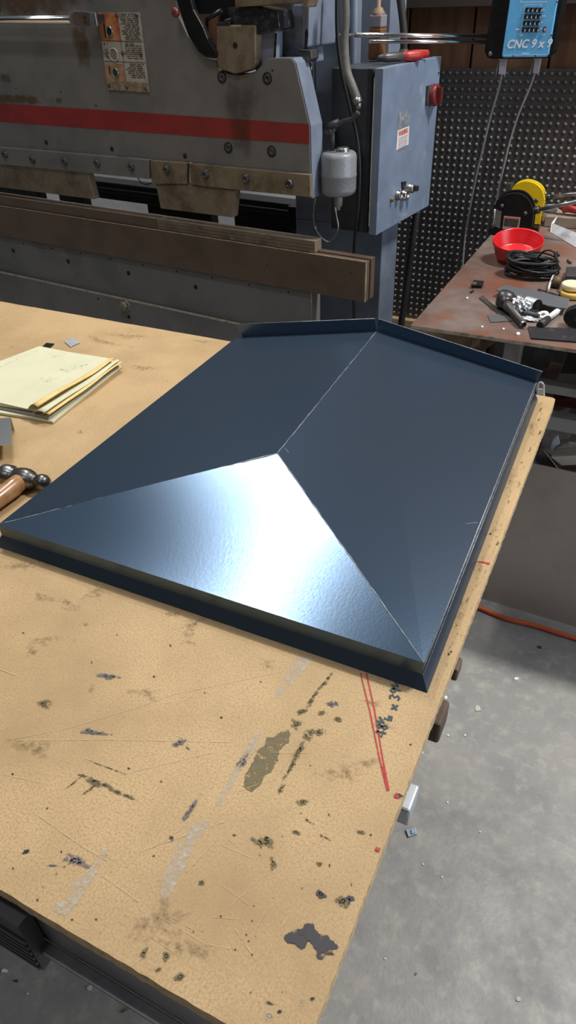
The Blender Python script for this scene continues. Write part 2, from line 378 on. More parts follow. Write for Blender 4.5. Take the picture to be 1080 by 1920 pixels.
# olive smears
patch([(528, 1372), (540, 1368), (545, 1376), (540, 1392), (524, 1405), (521, 1425), (508, 1446), (494, 1455), (489, 1471), (470, 1486), (456, 1474), (460, 1450), (474, 1430), (482, 1408), (497, 1396), (500, 1384), (516, 1380)], GRN)
for b in [(578, 1378, 12, 16, 30), (600, 1372, 14, 8, 10), (566, 1334, 12, 6, -20), (555, 1357, 10, 12, 30), (560, 1410, 8, 24, 28), (545, 1440, 5, 26, 28), (527, 1480, 5, 14, 28), (585, 1311, 5, 32, 35), (610, 1278, 4, 26, 35), (605, 1336, 10, 5, 10), (634, 1348, 9, 7, 0), (495, 1578, 22, 14, 20), (512, 1620, 8, 13, 10), (378, 1655, 9, 6, 0), (268, 1790, 9, 14, 20), (312, 1792, 9, 10, 0), (338, 1832, 12, 10, 0), (296, 1818, 8, 4, -10), (566, 1503, 14, 6, 5), (440, 1566, 6, 4, 0), (580, 1540, 20, 3, 30), (610, 1570, 14, 3, 30), (160, 1455, 16, 3, 15), (185, 1468, 40, 7, 18), (228, 1488, 40, 4, 20), (170, 1478, 26, 3, -38), (140, 1466, 28, 2.5, -38), (205, 1440, 40, 2, 20), (675, 1560, 10, 5, 5), (555, 1560, 10, 5, 20), (600, 1620, 6, 6, 0), (642, 1690, 16, 12, 20), (84, 1320, 16, 10, 0)]: blob(*b, GRN)
# white worn streaks
patch([(556, 1232), (592, 1228), (575, 1252), (548, 1280), (522, 1308), (510, 1316), (520, 1292), (540, 1262)], WHT)
patch([(480, 1372), (490, 1376), (478, 1408), (455, 1440), (430, 1482), (412, 1512), (404, 1508), (424, 1470), (446, 1430), (464, 1396)], WHT)
patch([(396, 1536), (392, 1546), (368, 1578), (345, 1630), (318, 1682), (305, 1687), (300, 1676), (306, 1646), (330, 1592), (356, 1548), (380, 1538)], WHT)
patch([(190, 1592), (200, 1590), (192, 1612), (172, 1652), (150, 1688), (122, 1718), (96, 1706), (104, 1692), (124, 1690), (140, 1650), (166, 1632), (184, 1612)], WHT)
for b in [(505, 1905, 12, 14, 0), (567, 1878, 8, 9, 0), (140, 1199, 5, 4, 0), (196, 1604, 10, 7, 0)]: blob(*b, WHT)
# slate smears
blob(454, 1428, 9, 16, 25, GRY); blob(205, 1268, 24, 6, 8, GRY); blob(177, 1374, 30, 4, 4, GRY); blob(168, 1370, 14, 6, 10, GRY)
blob(334, 1393, 18, 6, -20, GRY); blob(356, 1518, 6, 27, 36, GRY); blob(142, 1614, 30, 11, 12, GRY); blob(98, 1623, 14, 2, 2, GRY)
for b in [(352, 1402, 8, 3, 30), (620, 1320, 10, 6, 0), (630, 1318, 6, 5, 0)]: blob(*b, GRY)
# dark stains, bottom right
patch([(532, 1756), (548, 1744), (566, 1740), (575, 1730), (588, 1732), (592, 1744), (604, 1754), (614, 1752), (618, 1762), (632, 1770), (634, 1776), (622, 1784), (628, 1790), (612, 1788), (604, 1798), (596, 1798), (592, 1780), (582, 1764), (576, 1764), (572, 1776), (566, 1780), (554, 1770), (540, 1768)], DRK)
for b in [(602, 1676, 11, 8, 20), (634, 1692, 10, 5, 10), (652, 1688, 12, 10, 0), (748, 1492, 8, 8, 0), (506, 1880, 12, 4, 25), (524, 1896, 6, 4, 0), (585, 1872, 6, 3, 0), (500, 1570, 5, 4, 0), (50, 1597, 7, 5, 0), (322, 1572, 5, 6, 0)]: blob(*b, DRK)
# faint dirt
for b in [(180, 1110, 26, 16, 0), (40, 1060, 30, 14, 0), (80, 1120, 20, 12, 10), (160, 1170, 14, 6, 0), (90, 1050, 12, 24, 60), (360, 1175, 28, 20, -30), (322, 1150, 18, 10, 0), (352, 1205, 14, 8, 0), (500, 1245, 18, 12, 0), (175, 1290, 12, 8, 0), (60, 1220, 18, 10, 10), (690, 1430, 24, 14, 0), (720, 1360, 20, 14, 0), (130, 1135, 30, 10, 20), (270, 1300, 30, 14, 0), (60, 1400, 40, 24, 0), (80, 1200, 36, 10, 0), (360, 1780, 60, 24, 20), (300, 1730, 60, 40, 0), (640, 1450, 40, 22, 0), (785, 1250, 10, 26, 30), (860, 1150, 9, 40, 25), (900, 1060, 8, 30, 25), (955, 900, 7, 26, 25), (1000, 800, 8, 18, 20), (985, 768, 12, 6, 0), (700, 1320, 30, 8, 20), (190, 640, 30, 8, 10), (270, 690, 30, 6, 0), (240, 630, 40, 6, 5), (380, 640, 20, 4, 10), (320, 770, 30, 8, -20), (150, 810, 8, 4, -20)]: blob(*b, DRT, .4)
rs = random.Random(5)
for _ in range(170):
    x, y = rs.uniform(0, 820), rs.uniform(1060, 1900)
    if y < 1040 + .33 * x + 20 or y > 1660 + .58 * x or x > 1043 - .383 * (y - 747) - 6: continue
    q = rs.random(); blob(x, y, rs.uniform(1.2, 3.2), rs.uniform(1, 2.4), rs.uniform(0, 90), DRT if q < .65 else GRN if q < .92 else DRK, .3, 9)
for _ in range(70):
    x, y = rs.uniform(0, 400), rs.uniform(580, 900)
    if y < 575 + .17 * x or y > 960 - .76 * x: continue
    blob(x, y, rs.uniform(1.5, 7), rs.uniform(.8, 2), rs.uniform(0, 20), DRT, .3, 9)
for px in [(472, 1727), (462, 1752), (466, 1764), (473, 1790), (441, 1780), (470, 1860), (70, 1687), (44, 1600), (135, 1724), (180, 1724), (414, 1718), (121, 1625), (25, 1628), (106, 1638), (288, 1605), (115, 1597), (415, 1345), (302, 1465), (695, 1565), (920, 1000), (842, 1226), (846, 1222), (770, 1396), (1000, 1010)]:
    blob(*px, 2.6, 2.2, 0, HOL, .2, 10)
for _ in range(70):
    y = rs.uniform(755, 1290); xe = 1043 - .383 * (y - 747); u = rs.uniform(6, 25)
    blob(xe - u, y, rs.uniform(1, 3), rs.uniform(2, 8), 25, DRT if rs.random() < .8 else GRN, .35, 10)
# pale scratches
for pts in [[(15, 1387), (120, 1367), (250, 1328), (330, 1300), (420, 1282), (540, 1256)], [(30, 1388), (200, 1386), (430, 1391)], [(240, 1448), (400, 1410)], [(60, 1520), (160, 1590), (200, 1612)], [(430, 1700), (540, 1600)], [(470, 1760), (560, 1590)], [(300, 1720), (390, 1772)], [(190, 1640), (260, 1690)], [(0, 1450), (90, 1470)], [(250, 1600), (420, 1540)], [(500, 1480), (560, 1400)], [(20, 1300), (110, 1350)], [(480, 1800), (540, 1720)], [(440, 1740), (480, 1800)], [(640, 1500), (600, 1580)], [(930, 940), (950, 890), (965, 880)], [(0, 1254), (40, 1270)]]:
    line(spline([V((a, b, 0)) for a, b in pts], 4) if 0 else pts, rs.uniform(.9, 1.5), SCR)
for _ in range(34):
    x, y = rs.uniform(20, 640), rs.uniform(1300, 1800)
    if y > 1640 + .58 * x - 20: continue
    a = rs.choice((.5, -.5, -.9, .2)) + rs.uniform(-.2, .2); l = rs.uniform(20, 90); line([(x, y), (x + l * math.cos(a), y + l * math.sin(a))], rs.uniform(.5, .9), SCR)
# red marker lines and ticks
line([(676, 1262), (694, 1336), (711, 1420), (726, 1481)], 2.2, MRD); line([(687, 1262), (702, 1330), (717, 1420), (729, 1481)], 2.2, MRD)
line([(716, 1436), (722, 1460), (728, 1482)], 3.4, MRD); line([(739, 1491), (748, 1494)], 5, MRD); line([(704, 1590), (712, 1594)], 5, MRD)
line([(896, 1053), (906, 1054), (917, 1057)], 4.5, MRD); line([(912, 1056), (918, 1057)], 6, MRD)
# handwritten figures: 48 1/2 = x 39 1/2, running up the board
GLY = {'4': [[(.75, 1), (.05, .35), (1, .35)], [(.75, 1), (.7, 0)]], '8': [[(.9, .8), (.5, 1), (.15, .8), (.5, .52), (.9, .22), (.5, 0), (.1, .22), (.5, .52), (.9, .8)]],
       '/': [[(.1, .55), (.25, 1.05)], [(.1, .3), (.9, .85)], [(.55, .32), (.85, .35), (.6, -.05), (1, -.05)]], '=': [[(.1, .62), (.9, .68)], [(.1, .3), (.9, .36)]],
       'x': [[(.1, .1), (.9, .8)], [(.1, .8), (.9, .1)]], '3': [[(.1, .9), (.6, 1), (.9, .75), (.45, .52), (.9, .25), (.5, 0), (.1, .12)]], '9': [[(.9, .9), (.45, 1), (.15, .72), (.5, .5), (.88, .75), (.9, .9), (.75, 0)]]}
WS = []
for g_, x_, y_, w_, h_ in (('4', 722, 1384, 13, 20), ('8', 725, 1369, 10, 20), ('/', 725, 1358, 13, 20), ('=', 737, 1354, 12, 15), ('x', 745, 1333, 12, 15), ('3', 748, 1314, 10, 19), ('9', 750, 1302, 10, 19), ('/', 752, 1291, 13, 19)):
    for st in GLY[g_]: WS.append([(x_ + u * w_ * .26 - v * h_ * .97, y_ - u * w_ * .97 - v * h_ * .2) for u, v in st])
for st in WS: line(st, 3.0, MBL)
board = obj('board', mb, MATS, table, origin=None)
# steel frame under the board
mb = MB(); mb.box(-1.62, -.012, .006, .012, .80, .8795); mb.box(-1.62, -.012, -.006, .006, .795, .801)
mb.box(-2.40, -1.624, .008, .05, .82, .8795)
obj('front_angle_rail', mb, mat('grey_oiled_angle_iron', (.20, .20, .205), .4, .4, c2=(.14, .14, .14), sc2=9), table, bevel=.0015)
mb = MB(); mb.box(-2.38, -.06, 1.14, 1.18, .82, .8795); mb.box(-.10, -.06, .10, 1.18, .82, .8795); mb.box(-2.40, -2.36, .10, 1.18, .82, .8795)
obj('apron', mb, M['darksteel'], table, bevel=.002)
for lx, ly in ((-.62, .20), (-.62, 1.08), (-2.3, .20), (-2.3, 1.08)):
    obj('leg', MB().box(lx - .03, lx + .03, ly - .03, ly + .03, 0, .8195), M['darksteel'], table, bevel=.003)
a, b = atz(752, 1528, .845), atz(771, 1484, .862)
mb = MB(); p = atz(760, 1505, .85)
mb.box(-.03, .0075, p.y - .018, p.y + .018, .835, .866)
obj('end_bracket', mb, M['galv'], table, label='small pale galvanized bracket poking out past the board edge', bevel=.003)
mb = MB(); p = atz(826, 1340, .84); mb.box(-.03, .006, p.y - .03, p.y + .012, .82, .858); 
obj('edge_clip', mb, M['brownframe'], table, bevel=.004)
obj('edge_clip', MB().box(-.02, .004, p.y + .05, p.y + .075, .85, .872), M['brownframe'], table, bevel=.003)
# ribbed black mat hanging at the front corner
mb = MB(); c = [atz(-60, 1690, .80), atz(62, 1738, .80), atz(46, 1757, .80), atz(-60, 1700, .80)]
xr = atz(72, 1720, .85).x; mb.box(xr - .5, xr, -.012, .004, .77, .872)
for k in range(6): mb.box(xr - .5, xr - .001, -.0145, -.012, .775 + k * .012, .781 + k * .012)
obj('ribbed_rubber_strip', mb, M['rubber'], table)

# ================================================================== ROOF CAP
EZ = .938
FL, FR, BR, BL = V((-.6985, .397, EZ)), V((-.028, .4035, EZ)), V((-.043, 1.198, EZ)), V((-.717, 1.172, EZ))
DA, DG = V((-.36, .6803, .9879)), V((-.38, 1.19, .9974))
DG = atx(707, 620, -.38)
cap = thing('metal_roof_cap', 'charcoal blue hipped sheet metal roof cap with glossy front slope lying on work table', 'roof cap', (-.37, .8, TZ))
def patchsheet(a, b, c, n, f):     # subdivided triangle, f displaces (u,v,w barycentric)
    m = MB(); idx = {}; vs = []
    for i in range(n + 1):
        for j in range(n + 1 - i):
            u, v_ = i / n, j / n; ww = 1 - u - v_; idx[i, j] = len(vs); vs.append(a * ww + b * u + c * v_ + f(ww, u, v_))
    fs = []
    for i in range(n):
        for j in range(n - i):
            fs.append([idx[i, j], idx[i + 1, j], idx[i, j + 1]])
            if j < n - i - 1: fs.append([idx[i + 1, j], idx[i + 1, j + 1], idx[i, j + 1]])
    m.add(vs, fs, 0, True); return m
def buckle(wa, wb, wc):            # wa: left eave corner, wb: right eave corner, wc: apex; the sheet is slightly oil-canned
    e = wa * wb * wc * 27
    return V((0, 0, 1)) * (-.0035 * e + .0018 * math.sin(PI * wc) * math.sin(PI * max(wa, 0)) )
obj('front_slope', patchsheet(FL, FR, DA, 48, buckle), M['navy_front'], cap, label='glossy front triangle catching the ceiling lights')
obj('right_slope', MB().add([FR, BR, DG, DA], [(0, 1, 2, 3)]), M['navy'], cap)
obj('left_slope', MB().add([DA, DG, BL, FL], [(0, 1, 2, 3)]), M['navy'], cap)
# fascia: vertical band then a flared drip edge
def band(a, b, name, nrm, inset0, inset1):
    n = V(nrm); dn = V((0, 0, 1)); al = (b - a).normalized()
    m = MB()
    a1, b1 = a - dn * .0205, b - dn * .0205
    a2, b2 = a - dn * .0372 + n * .0105 - al * inset0, b - dn * .0372 + n * .0105 + al * inset1
    th = -n * .0008
    for q in ([a, b, b1, a1], [a1, b1, b2, a2]):
        m.add(q + [p + th for p in q], [(0, 3, 2, 1), (4, 5, 6, 7), (0, 1, 5, 4), (1, 2, 6, 5), (2, 3, 7, 6), (3, 0, 4, 7)])
    return obj(name, m, M['navy'], cap)
band(FL, FR, 'front_drip_edge', (0, -1, 0), .0105, .0105)
band(FR, BR, 'right_drip_edge', (1, 0, 0), .0105, 0)
band(BL, FL, 'left_drip_edge', (-1, 0, 0), 0, .0105)
m = MB(); m.tube([FR + V((.0006, .002, -.0012)), BR + V((.0006, 0, -.0012))], .0009, 6); obj('right_hem', m, M['seam'], cap); obj('right_hem', MB().tube([FR + V((.0008, 0, -.0205)), BR + V((.0008, 0, -.0205))], .0007, 6), M['seam'], cap)
# rear upstands, one on each slope
def upst(a, b, at, bt):
    a, b, at, bt = map(V, (a, b, at, bt)); n = (b - a).cross(at - a).normalized() * .0009
    q = [a, b, bt, at]; m = MB(); m.add(q + [p + n for p in q], [(0, 3, 2, 1), (4, 5, 6, 7), (0, 1, 5, 4), (1, 2, 6, 5), (2, 3, 7, 6), (3, 0, 4, 7)])
    e = (bt - at).normalized(); m.tube([at, bt], .0008, 5, 1); return m
gy = DG.y
lb = BL.lerp(DG, .045)
tl = on(442, 608, V((0, 1, 0)), lb.y); tg = aty(702.5, 597.5, gy)
obj('rear_upstand', upst(lb, DG, tl, tg), [M['navy'], M['seam']], cap)
tr = aty(1017.5, 697, BR.y); tg2 = aty(709.5, 598, gy)
obj('rear_upstand', upst(DG, BR, tg2, tr), [M['navy'], M['seam']], cap)
# seams: thin bright, slightly uneven edges where the sheets meet
def seam(a, b, r, n=40, seed=1, t0=0, t1=1):
    q = random.Random(seed); m = MB(); pts = []; rr = []
    for i in range(n + 1):
        t = t0 + (t1 - t0) * i / n; pts.append(a.lerp(b, t) + V((q.uniform(-1, 1), q.uniform(-1, 1), 0)) * .0005 + V((0, 0, r * .2))); rr.append(r * q.uniform(.35, 1.1))
    m.tube(pts, rr, 6); return m
obj('hip_seam', seam(FL, DA, .0011, seed=2), M['seam'], cap)
obj('hip_seam', seam(FR, DA, .0009, seed=3), M['seam'], cap)
obj('ridge_seam', seam(DA, DG, .0009, seed=4), M['seam'], cap)
m = MB()
nR = (BR - FR).cross(DA - FR).normalized()
def onR(x, y): return on(x, y, nR, nR.dot(FR)) + V((0, 0, .0004))
for st in ([(545, 833), (570, 833), (596, 830)], [(534, 840), (541, 848)], [(735, 985), (820, 988), (895, 980)], [(800, 710), (806, 722)], [(790, 780), (789, 798)]): m = MB().ribbon([onR(*p) for p in st], .0007, nR); obj('scratch', m, M['seam'], cap, label='pale scratch on the right slope')

# ================================================================== THINGS ON THE TABLE
# --- yellow pad
pad = thing('writing_pad', 'yellow writing pad with curled pages on the left of the work table', 'notepad', atz(80, 720, TZ))
def zq(px, z): return [atz(x, y, zz if isinstance(zz, float) else z) for (x, y, *r) in px for zz in (r or [z])]
UPZ = V((0, 0, 1))
m = MB(); m.prism(zq([(100, 795), (228, 690), (70, 662), (-70, 720), (-70, 762), (0, 778), (60, 787)], TZ + .0005), UPZ * .006)
obj('lower_pages', m, M['yellowpad'], pad, bevel=.001)
m = MB(); m.prism(zq([(92, 786), (224, 688), (74, 657), (-70, 712), (-70, 756), (0, 767)], TZ + .008), UPZ * .003)
obj('backing_card', m, M['darksteel'] if 0 else M['card'], pad)
m = MB(); m.prism(zq([(90, 776), (224, 683), (75, 653), (-70, 708), (-70, 750), (0, 762)], TZ + .0125), UPZ * .006)
obj('page_stack', m, M['yellowpad'], pad, bevel=.001)
# curled leaves along the front edge
def leaf(pa, pb, wid, z0, curl, mats_, name, seed):
    m = MB(); a, b = pa, pb; n = 16; k = 8; vs = []; q = random.Random(seed)
    side = (b - a).cross(V((0, 0, 1))).normalized()
    for i in range(n + 1):
        t = i / n; base = a.lerp(b, t)
        for j in range(k + 1):
            s = j / k; vs.append(base + side * (wid * s) * (1 - .45 * t + .06 * math.sin(9 * t + seed)) + UPZ * (z0 * (1 - s) + curl * math.sin(PI * .7 * s) * (1.15 - .5 * t + .25 * math.sin(t * 6 + seed))))
    m.add(vs, [[i * (k + 1) + j, i * (k + 1) + j + 1, (i + 1) * (k + 1) + j + 1, (i + 1) * (k + 1) + j] for i in range(n) for j in range(k)], 0, True)
    o = obj(name, m, mats_, pad); md = o.modifiers.new('solid', 'SOLIDIFY'); md.thickness = .0006; return o
pa, pb = atz(52, 768, TZ + .019), atz(205, 676, TZ + .019)
leaf(pa, pb, .030, .0015, .012, M['yellowedge'], 'curled_leaf', 1)
leaf(atz(60, 775, TZ + .016), atz(214, 678, TZ + .017), .034, 0, .0085, M['yellowpad'], 'curled_leaf', 2)
leaf(atz(76, 778, TZ + .014), atz(222, 680, TZ + .016), .024, 0, .006, M['yellowedge'], 'curled_leaf', 3)
# top page lies smooth over the stack
m = MB(); tp = zq([(54, 768), (208, 673), (75, 652), (-70, 706), (-70, 744), (0, 756)], TZ + .0195)
m.prism(tp, UPZ * .001); obj('top_page', m, M['yellowpad'], pad)
m = MB()
for i in range(34):
    t = i / 33; p = atz(72, 654, TZ + .0208).lerp(atz(-50, 708, TZ + .0208), t); q = atz(66, 661, TZ + .0208) - atz(60, 655, TZ + .0208)
    m.ribbon([p + V((.004, -.006, 0)), p + V((.005, -.009, 0))], .0022, UPZ)
obj('perforations', m, M['pencil'], pad)
m = MB(); q = random.Random(9)
for cx, cy, n in ((128, 694, 14), (150, 688, 10), (92, 712, 12), (112, 668, 5)):
    m = MB(); pts = []
    for i in range(n): pts.append(atz(cx + q.uniform(-18, 18), cy + q.uniform(-6, 6), TZ + .0209))
    m.ribbon(pts, .0008, UPZ)
    obj('pencil_sketch', m, M['pencil'], pad, label='faint pencil sketch')

m = MB(); m.prism(zq([(121, 641), (137, 633), (150, 643), (132, 651)], TZ + .0015), UPZ * .0012)
obj('sheet_offcut', m, M['galv'], label='small pale square of sheet metal lying behind the yellow pad', cat='metal scrap')
m = MB(); m.prism(zq([(80, 650), (87, 643.5), (102, 645), (93, 653)], TZ + .0015), UPZ * .0012)
obj('sheet_offcut', m, M['blackpaint'], label='small black scrap tucked against the far corner of the yellow pad', cat='metal scrap')
# bent channel at the frame edge
m = MB(); A = [atz(-60, 790, TZ + .03), atz(20, 784, TZ + .03), atz(22, 834, TZ + .03), atz(-60, 840, TZ + .03)]
m.prism(A, UPZ * .0015)
m.prism([A[0], A[1], A[1] + V((0, .0015, 0)), A[0] + V((0, .0015, 0))], UPZ * -.029)
obj('bent_metal_channel', m, mat('bright_sheet_metal', (.55, .58, .6), .3, .95), label='short galvanized sheet metal channel standing left of the hammer', cat='metal scrap')

# --- ball-peen hammer
ham = thing('ball_peen_hammer', 'ball peen hammer with wooden handle lying left of the roof cap', 'hammer', atz(50, 900, TZ))
h0, h1 = atz(6, 889, TZ + .020), atz(93, 907, TZ + .0185); ax = (h1 - h0).normalized(); L = (h1 - h0).length
m = MB(); s_ = L / .1
prof = [(0, 0), (.0125, 0), (.0148, .0015), (.0155, .006), (.0152, .020), (.0130, .024), (.0126, .027), (.0132, .031), (.0148, .037), (.0155, .046), (.0148, .056), (.0125, .064), (.0092, .069), (.0082, .072), (.0105, .077), (.0118, .083), (.0110, .091), (.0075, .097), (0, .1)]
m.lathe([(r * 1.22, h * s_) for r, h in prof], h0, ax, 28); obj('hammer_head', m, M['hammer'], ham)
c0 = h0 + ax * (L * .46); hd = (atz(0, 953, TZ + .014) - atz(50, 912, TZ + .016)); hd.z = 0; hd.normalize(); hd = V((hd.x, hd.y, -.02)).normalized()
m = MB(); pts = [c0 + hd * t for t in (-.012, .0, .012, .03, .06, .1, .15, .2, .26, .29)]; m.tube(pts, [.0095, .011, .0155, .0165, .015, .0135, .0125, .0135, .0145, .013], 18)
obj('handle', m, M['handle'], ham)

# clear plastic loop behind the table's far corner
m = MB(); p0 = aty(1012, 746, 1.232); p1 = aty(1015, 722, 1.232)
m.tube(spline([aty(1009, 752, 1.235), aty(1008, 735, 1.235), aty(1009, 722, 1.235), aty(1014, 717, 1.235), aty(1019, 722, 1.235), aty(1019, 735, 1.235), aty(1021, 752, 1.235)], 5), .0022, 8)
m.prism([aty(1008, 752, 1.236), aty(1009, 730, 1.236), aty(1018, 730, 1.236), aty(1021, 752, 1.236)], (0, .003, 0)); m.box(p0.x - .012, p0.x + .012, 1.228, 1.24, .86, p0.z)
obj('plastic_hook', m, M['clear'], label='clear plastic loop hook at the far right corner of the work table', cat='hook')

# ================================================================== PRESS BRAKE
press = thing('press_brake', 'large grey press brake with a red stripe standing behind the work table', 'press brake', tuple(PT * -1.6 + PN * 1.9), PA)
D0 = 1.71
def pd(px, d): return [atd(x, y, d) for x, y in px]
def plate(px, d, th, mi=0, m=None):
    m = m or MB(); return m.prism(pd(px, d), PN * th, mi)
# ram: outline read along its edges
ram_px = [(-260, 284), (-260, -140), (330, -140), (330, -60), (330, 20), (352, 66), (386, 108), (404, 112), (408, 128), (428, 139), (452, 141), (478, 134), (492, 122), (498, 110), (546, 109), (553, 118), (580, 236), (583, 372), (352, 303), (340, 308), (0, 275)]
m = MB(); m.prism(pd(ram_px, D0), PN * .064); ram = obj('ram', m, M['press'], press, bevel=.002)
m = MB(); plate([(549, 108), (555, 119), (582, 236), (585, 372), (597, 372), (606, 270), (600, 235), (575, 122), (562, 108)], D0 + .004, .055, 0, m)
# bright side cheek of the ram
e1, e2 = atd(583, 236, D0), atd(553, 118, D0)
m = MB()
for (xa, ya), (xb, yb) in (((546.5, 109), (553.5, 118)), ((553.5, 118), (580.6, 236)), ((580.6, 236), (583.6, 372))):
    a, b = atd(xa, ya, D0 + .002), atd(xb, yb, D0 + .002); m.prism([a, b, b + PT * .004, a + PT * .004], PN * .062)
obj('ram_cheek', m, M['press_blue'], press)
m = MB(); plate([(-260, 178), (-260, 212), (0, 228), (200, 243), (420, 259), (579.5, 270), (579.2, 233), (420, 222), (200, 207), (0, 194)], D0 - .0012, .001, 0, m)
obj('red_stripe', m, M['red'], press)
# rust and grease on the ram
def stain(name, px, mt, k=0):      # ragged patch with thinning rim
    pts = pd(px, D0 - .0014 - k * .0002); n = len(pts); c = sum(pts, V((0, 0, 0))) / n; m = MB(); vs = [c]; th = [0]; q = random.Random(k)
    o = []
    for i in range(n):
        for t in range(5): o.append(pts[i].lerp(pts[(i + 1) % n], t / 5))
    for f_, tt in ((.45, .05), (.75, .3), (1, .6), (1.15, 1)):
        for p in o: vs.append(c + (p - c) * f_ * (1 + q.uniform(-.04, .04))); th.append(tt)
    N_ = len(o); fs = [[0, 1 + i, 1 + (i + 1) % N_] for i in range(N_)]
    for g in range(3): fs += [[1 + g * N_ + i, 1 + (g + 1) * N_ + i, 1 + (g + 1) * N_ + (i + 1) % N_, 1 + g * N_ + (i + 1) % N_] for i in range(N_)]
    m.add(vs, fs, 0, True)
    for i, t in enumerate(th): m.thin[i] = t
    obj(name, m, mt, ram)
stain('rust_patch', [(-100, -60), (160, -60), (170, 0), (140, 26), (60, 36), (-100, 36)], M['rust']); stain('rust_patch', [(124, 30), (160, 34), (174, 130), (150, 136)], M['rust'], 1)
stain('rust_patch', [(-60, 174), (60, 178), (92, 186), (80, 195), (-60, 192)], M['rust'], 2); stain('rust_patch', [(0, 136), (18, 140), (22, 154), (0, 156)], M['rust'], 3); stain('rust_patch', [(104, 182), (116, 184), (118, 196), (106, 194)], M['rust'], 3)
stain('grease_run', [(424, 138), (480, 136), (486, 180), (474, 225), (470, 300), (436, 300), (430, 225), (416, 180)], M['grease'], 4)
# small holes and countersunk bolts of the ram
def pboltring(x, y, d, r, name='bolt'):
    c = atd(x, y, d); m = MB(); n_ = -PN
    m.lathe([(r * 1.25, -.001), (r * 1.25, .0012), (r * 1.02, .0012), (r * .98, -.0005)], c, n_, 24, 1); m.lathe([(r * .95, -.001), (r * .95, .0015), (r * .45, .002), (r * .42, -.001), (0, -.001)], c, n_, 24, 0)
    obj(name, m, [M['darksteel'], M['hole']], press)
for x, y in ((416, 145), (501, 147), (428, 277), (509, 284)): pboltring(x, y, D0 - .001, .0118)
m = MB()
for x, y in ((87, 267), (210, 279), (347, 292), (30, 166), (114, 172), (180, 198), (511, 132)):
    m = MB(); m.lathe([(0, .0), (.0075 if y > 200 else .0025, 0), (.0075 if y > 200 else .0025, .0012), (0, .0012)], atd(x, y, D0 + .0002), -PN, 16)
    obj('drilled_hole', m, M['hole'], press)
# clamp bars with bolts
CD = 1.694
def clamp(px, mt, bolts, br=.0095):
    m = MB(); m.prism(pd(px, CD), PN * .0155); c = obj('clamp_bar', m, mt, press, bevel=.0015)
    for x, y in bolts:
        p = atd(x, y, CD); m = MB(); m.lathe([(br * 1.35, 0), (br * 1.35, .002), (br * 1.2, .003)], p, -PN, 20); m.lathe([(br * 1.15, .002), (br * 1.15, .009), (br * .95, .0105), (br * .5, .0105), (br * .5, .006), (0, .006)], p, -PN, 18)
        obj('bolt', m, M['darksteel'], c)
clamp([(-260, 252), (-260, 288), (0, 308), (280, 336), (279, 300), (0, 276)], M['press'], [(10, 289), (62, 299), (122, 302), (183, 306), (247, 313)])
clamp([(282, 301), (284, 345), (350, 345), (350, 306)], M['brass'], [(313, 318)])
clamp([(355, 307), (357, 346), (400, 352), (582, 370), (581, 328)], M['brass'], [(386, 327), (462, 335), (543, 344)], .0105)
# upper punches
m = MB(); plate([(-260, 288), (-260, 330), (0, 351), (176, 374), (163, 322), (0, 306)], 1.702, .030, 0, m); obj('upper_punch', m, M['brass'], press, bevel=.002)
m = MB(); plate([(292, 345), (301, 391), (436, 408), (441, 357), (400, 352), (352, 346)], 1.700, .030, 0, m); obj('upper_punch', m, M['brass'], press, bevel=.002)
# die rail: two plates with a slot, on the bed
RD = 1.70
ra, rb = atd(-330, 388, RD), atd(684, 569, RD)
def railpl(d, th, zt_, zb_, send): 
    return MB().pbox(-2.95, send, d, d + th, zb_, zt_)
send = atd(684, 569, RD).dot(PT); ztop = .9465; zbot = .8275
m = MB(); m.pbox(-2.95, send, RD, RD + .022, zbot, ztop); m.pbox(-2.95, send + .001, RD + .031, RD + .056, zbot, ztop + .001); m.pbox(-2.95, send - .004, RD + .021, RD + .032, zbot, ztop - .03)
obj('die_rail', m, M['rail'], press, bevel=.0012)
m = MB(); m.pbox(-2.95, send, RD - .0006, RD + .003, ztop - .0015, ztop + .0008); m.pbox(send - .003, send + .0006, RD - .0006, RD + .004, zbot, ztop)
obj('rail_edge', m, M['edge'], press)  # pale strips carrying the rail's edge highlight in their colour
# dies
sA, sB = atd(294, 430, RD + .004).dot(PT), atd(590, 470, RD + .004).dot(PT)
m = MB(); m.pbox(-2.95, sA - .001, RD + .006, RD + .046, ztop + .0012, ztop + .036); obj('lower_die', m, M['rail'], press, bevel=.0015)
m = MB(); m.pbox(sA + .001, sB, RD + .006, RD + .046, ztop + .0012, ztop + .035)
lowdie = obj('lower_die', m, M['brass'], press, bevel=.0015, label='pale worn lower die section')
m = MB()
for k, z in enumerate((.012, .022)): m.pbox(sA + .004, sB - .004, RD + .0052, RD + .0062, ztop + z, ztop + z + .0012)
obj('scribed_line', m, M['rail'], lowdie)
m = MB(); m.pbox(-2.95, sB, RD + .0055, RD + .008, ztop + .0345, ztop + .0365); m.pbox(-2.95, sB, RD + .044, RD + .047, ztop + .034, ztop + .0362); obj('die_edge', m, M['edge'], press)
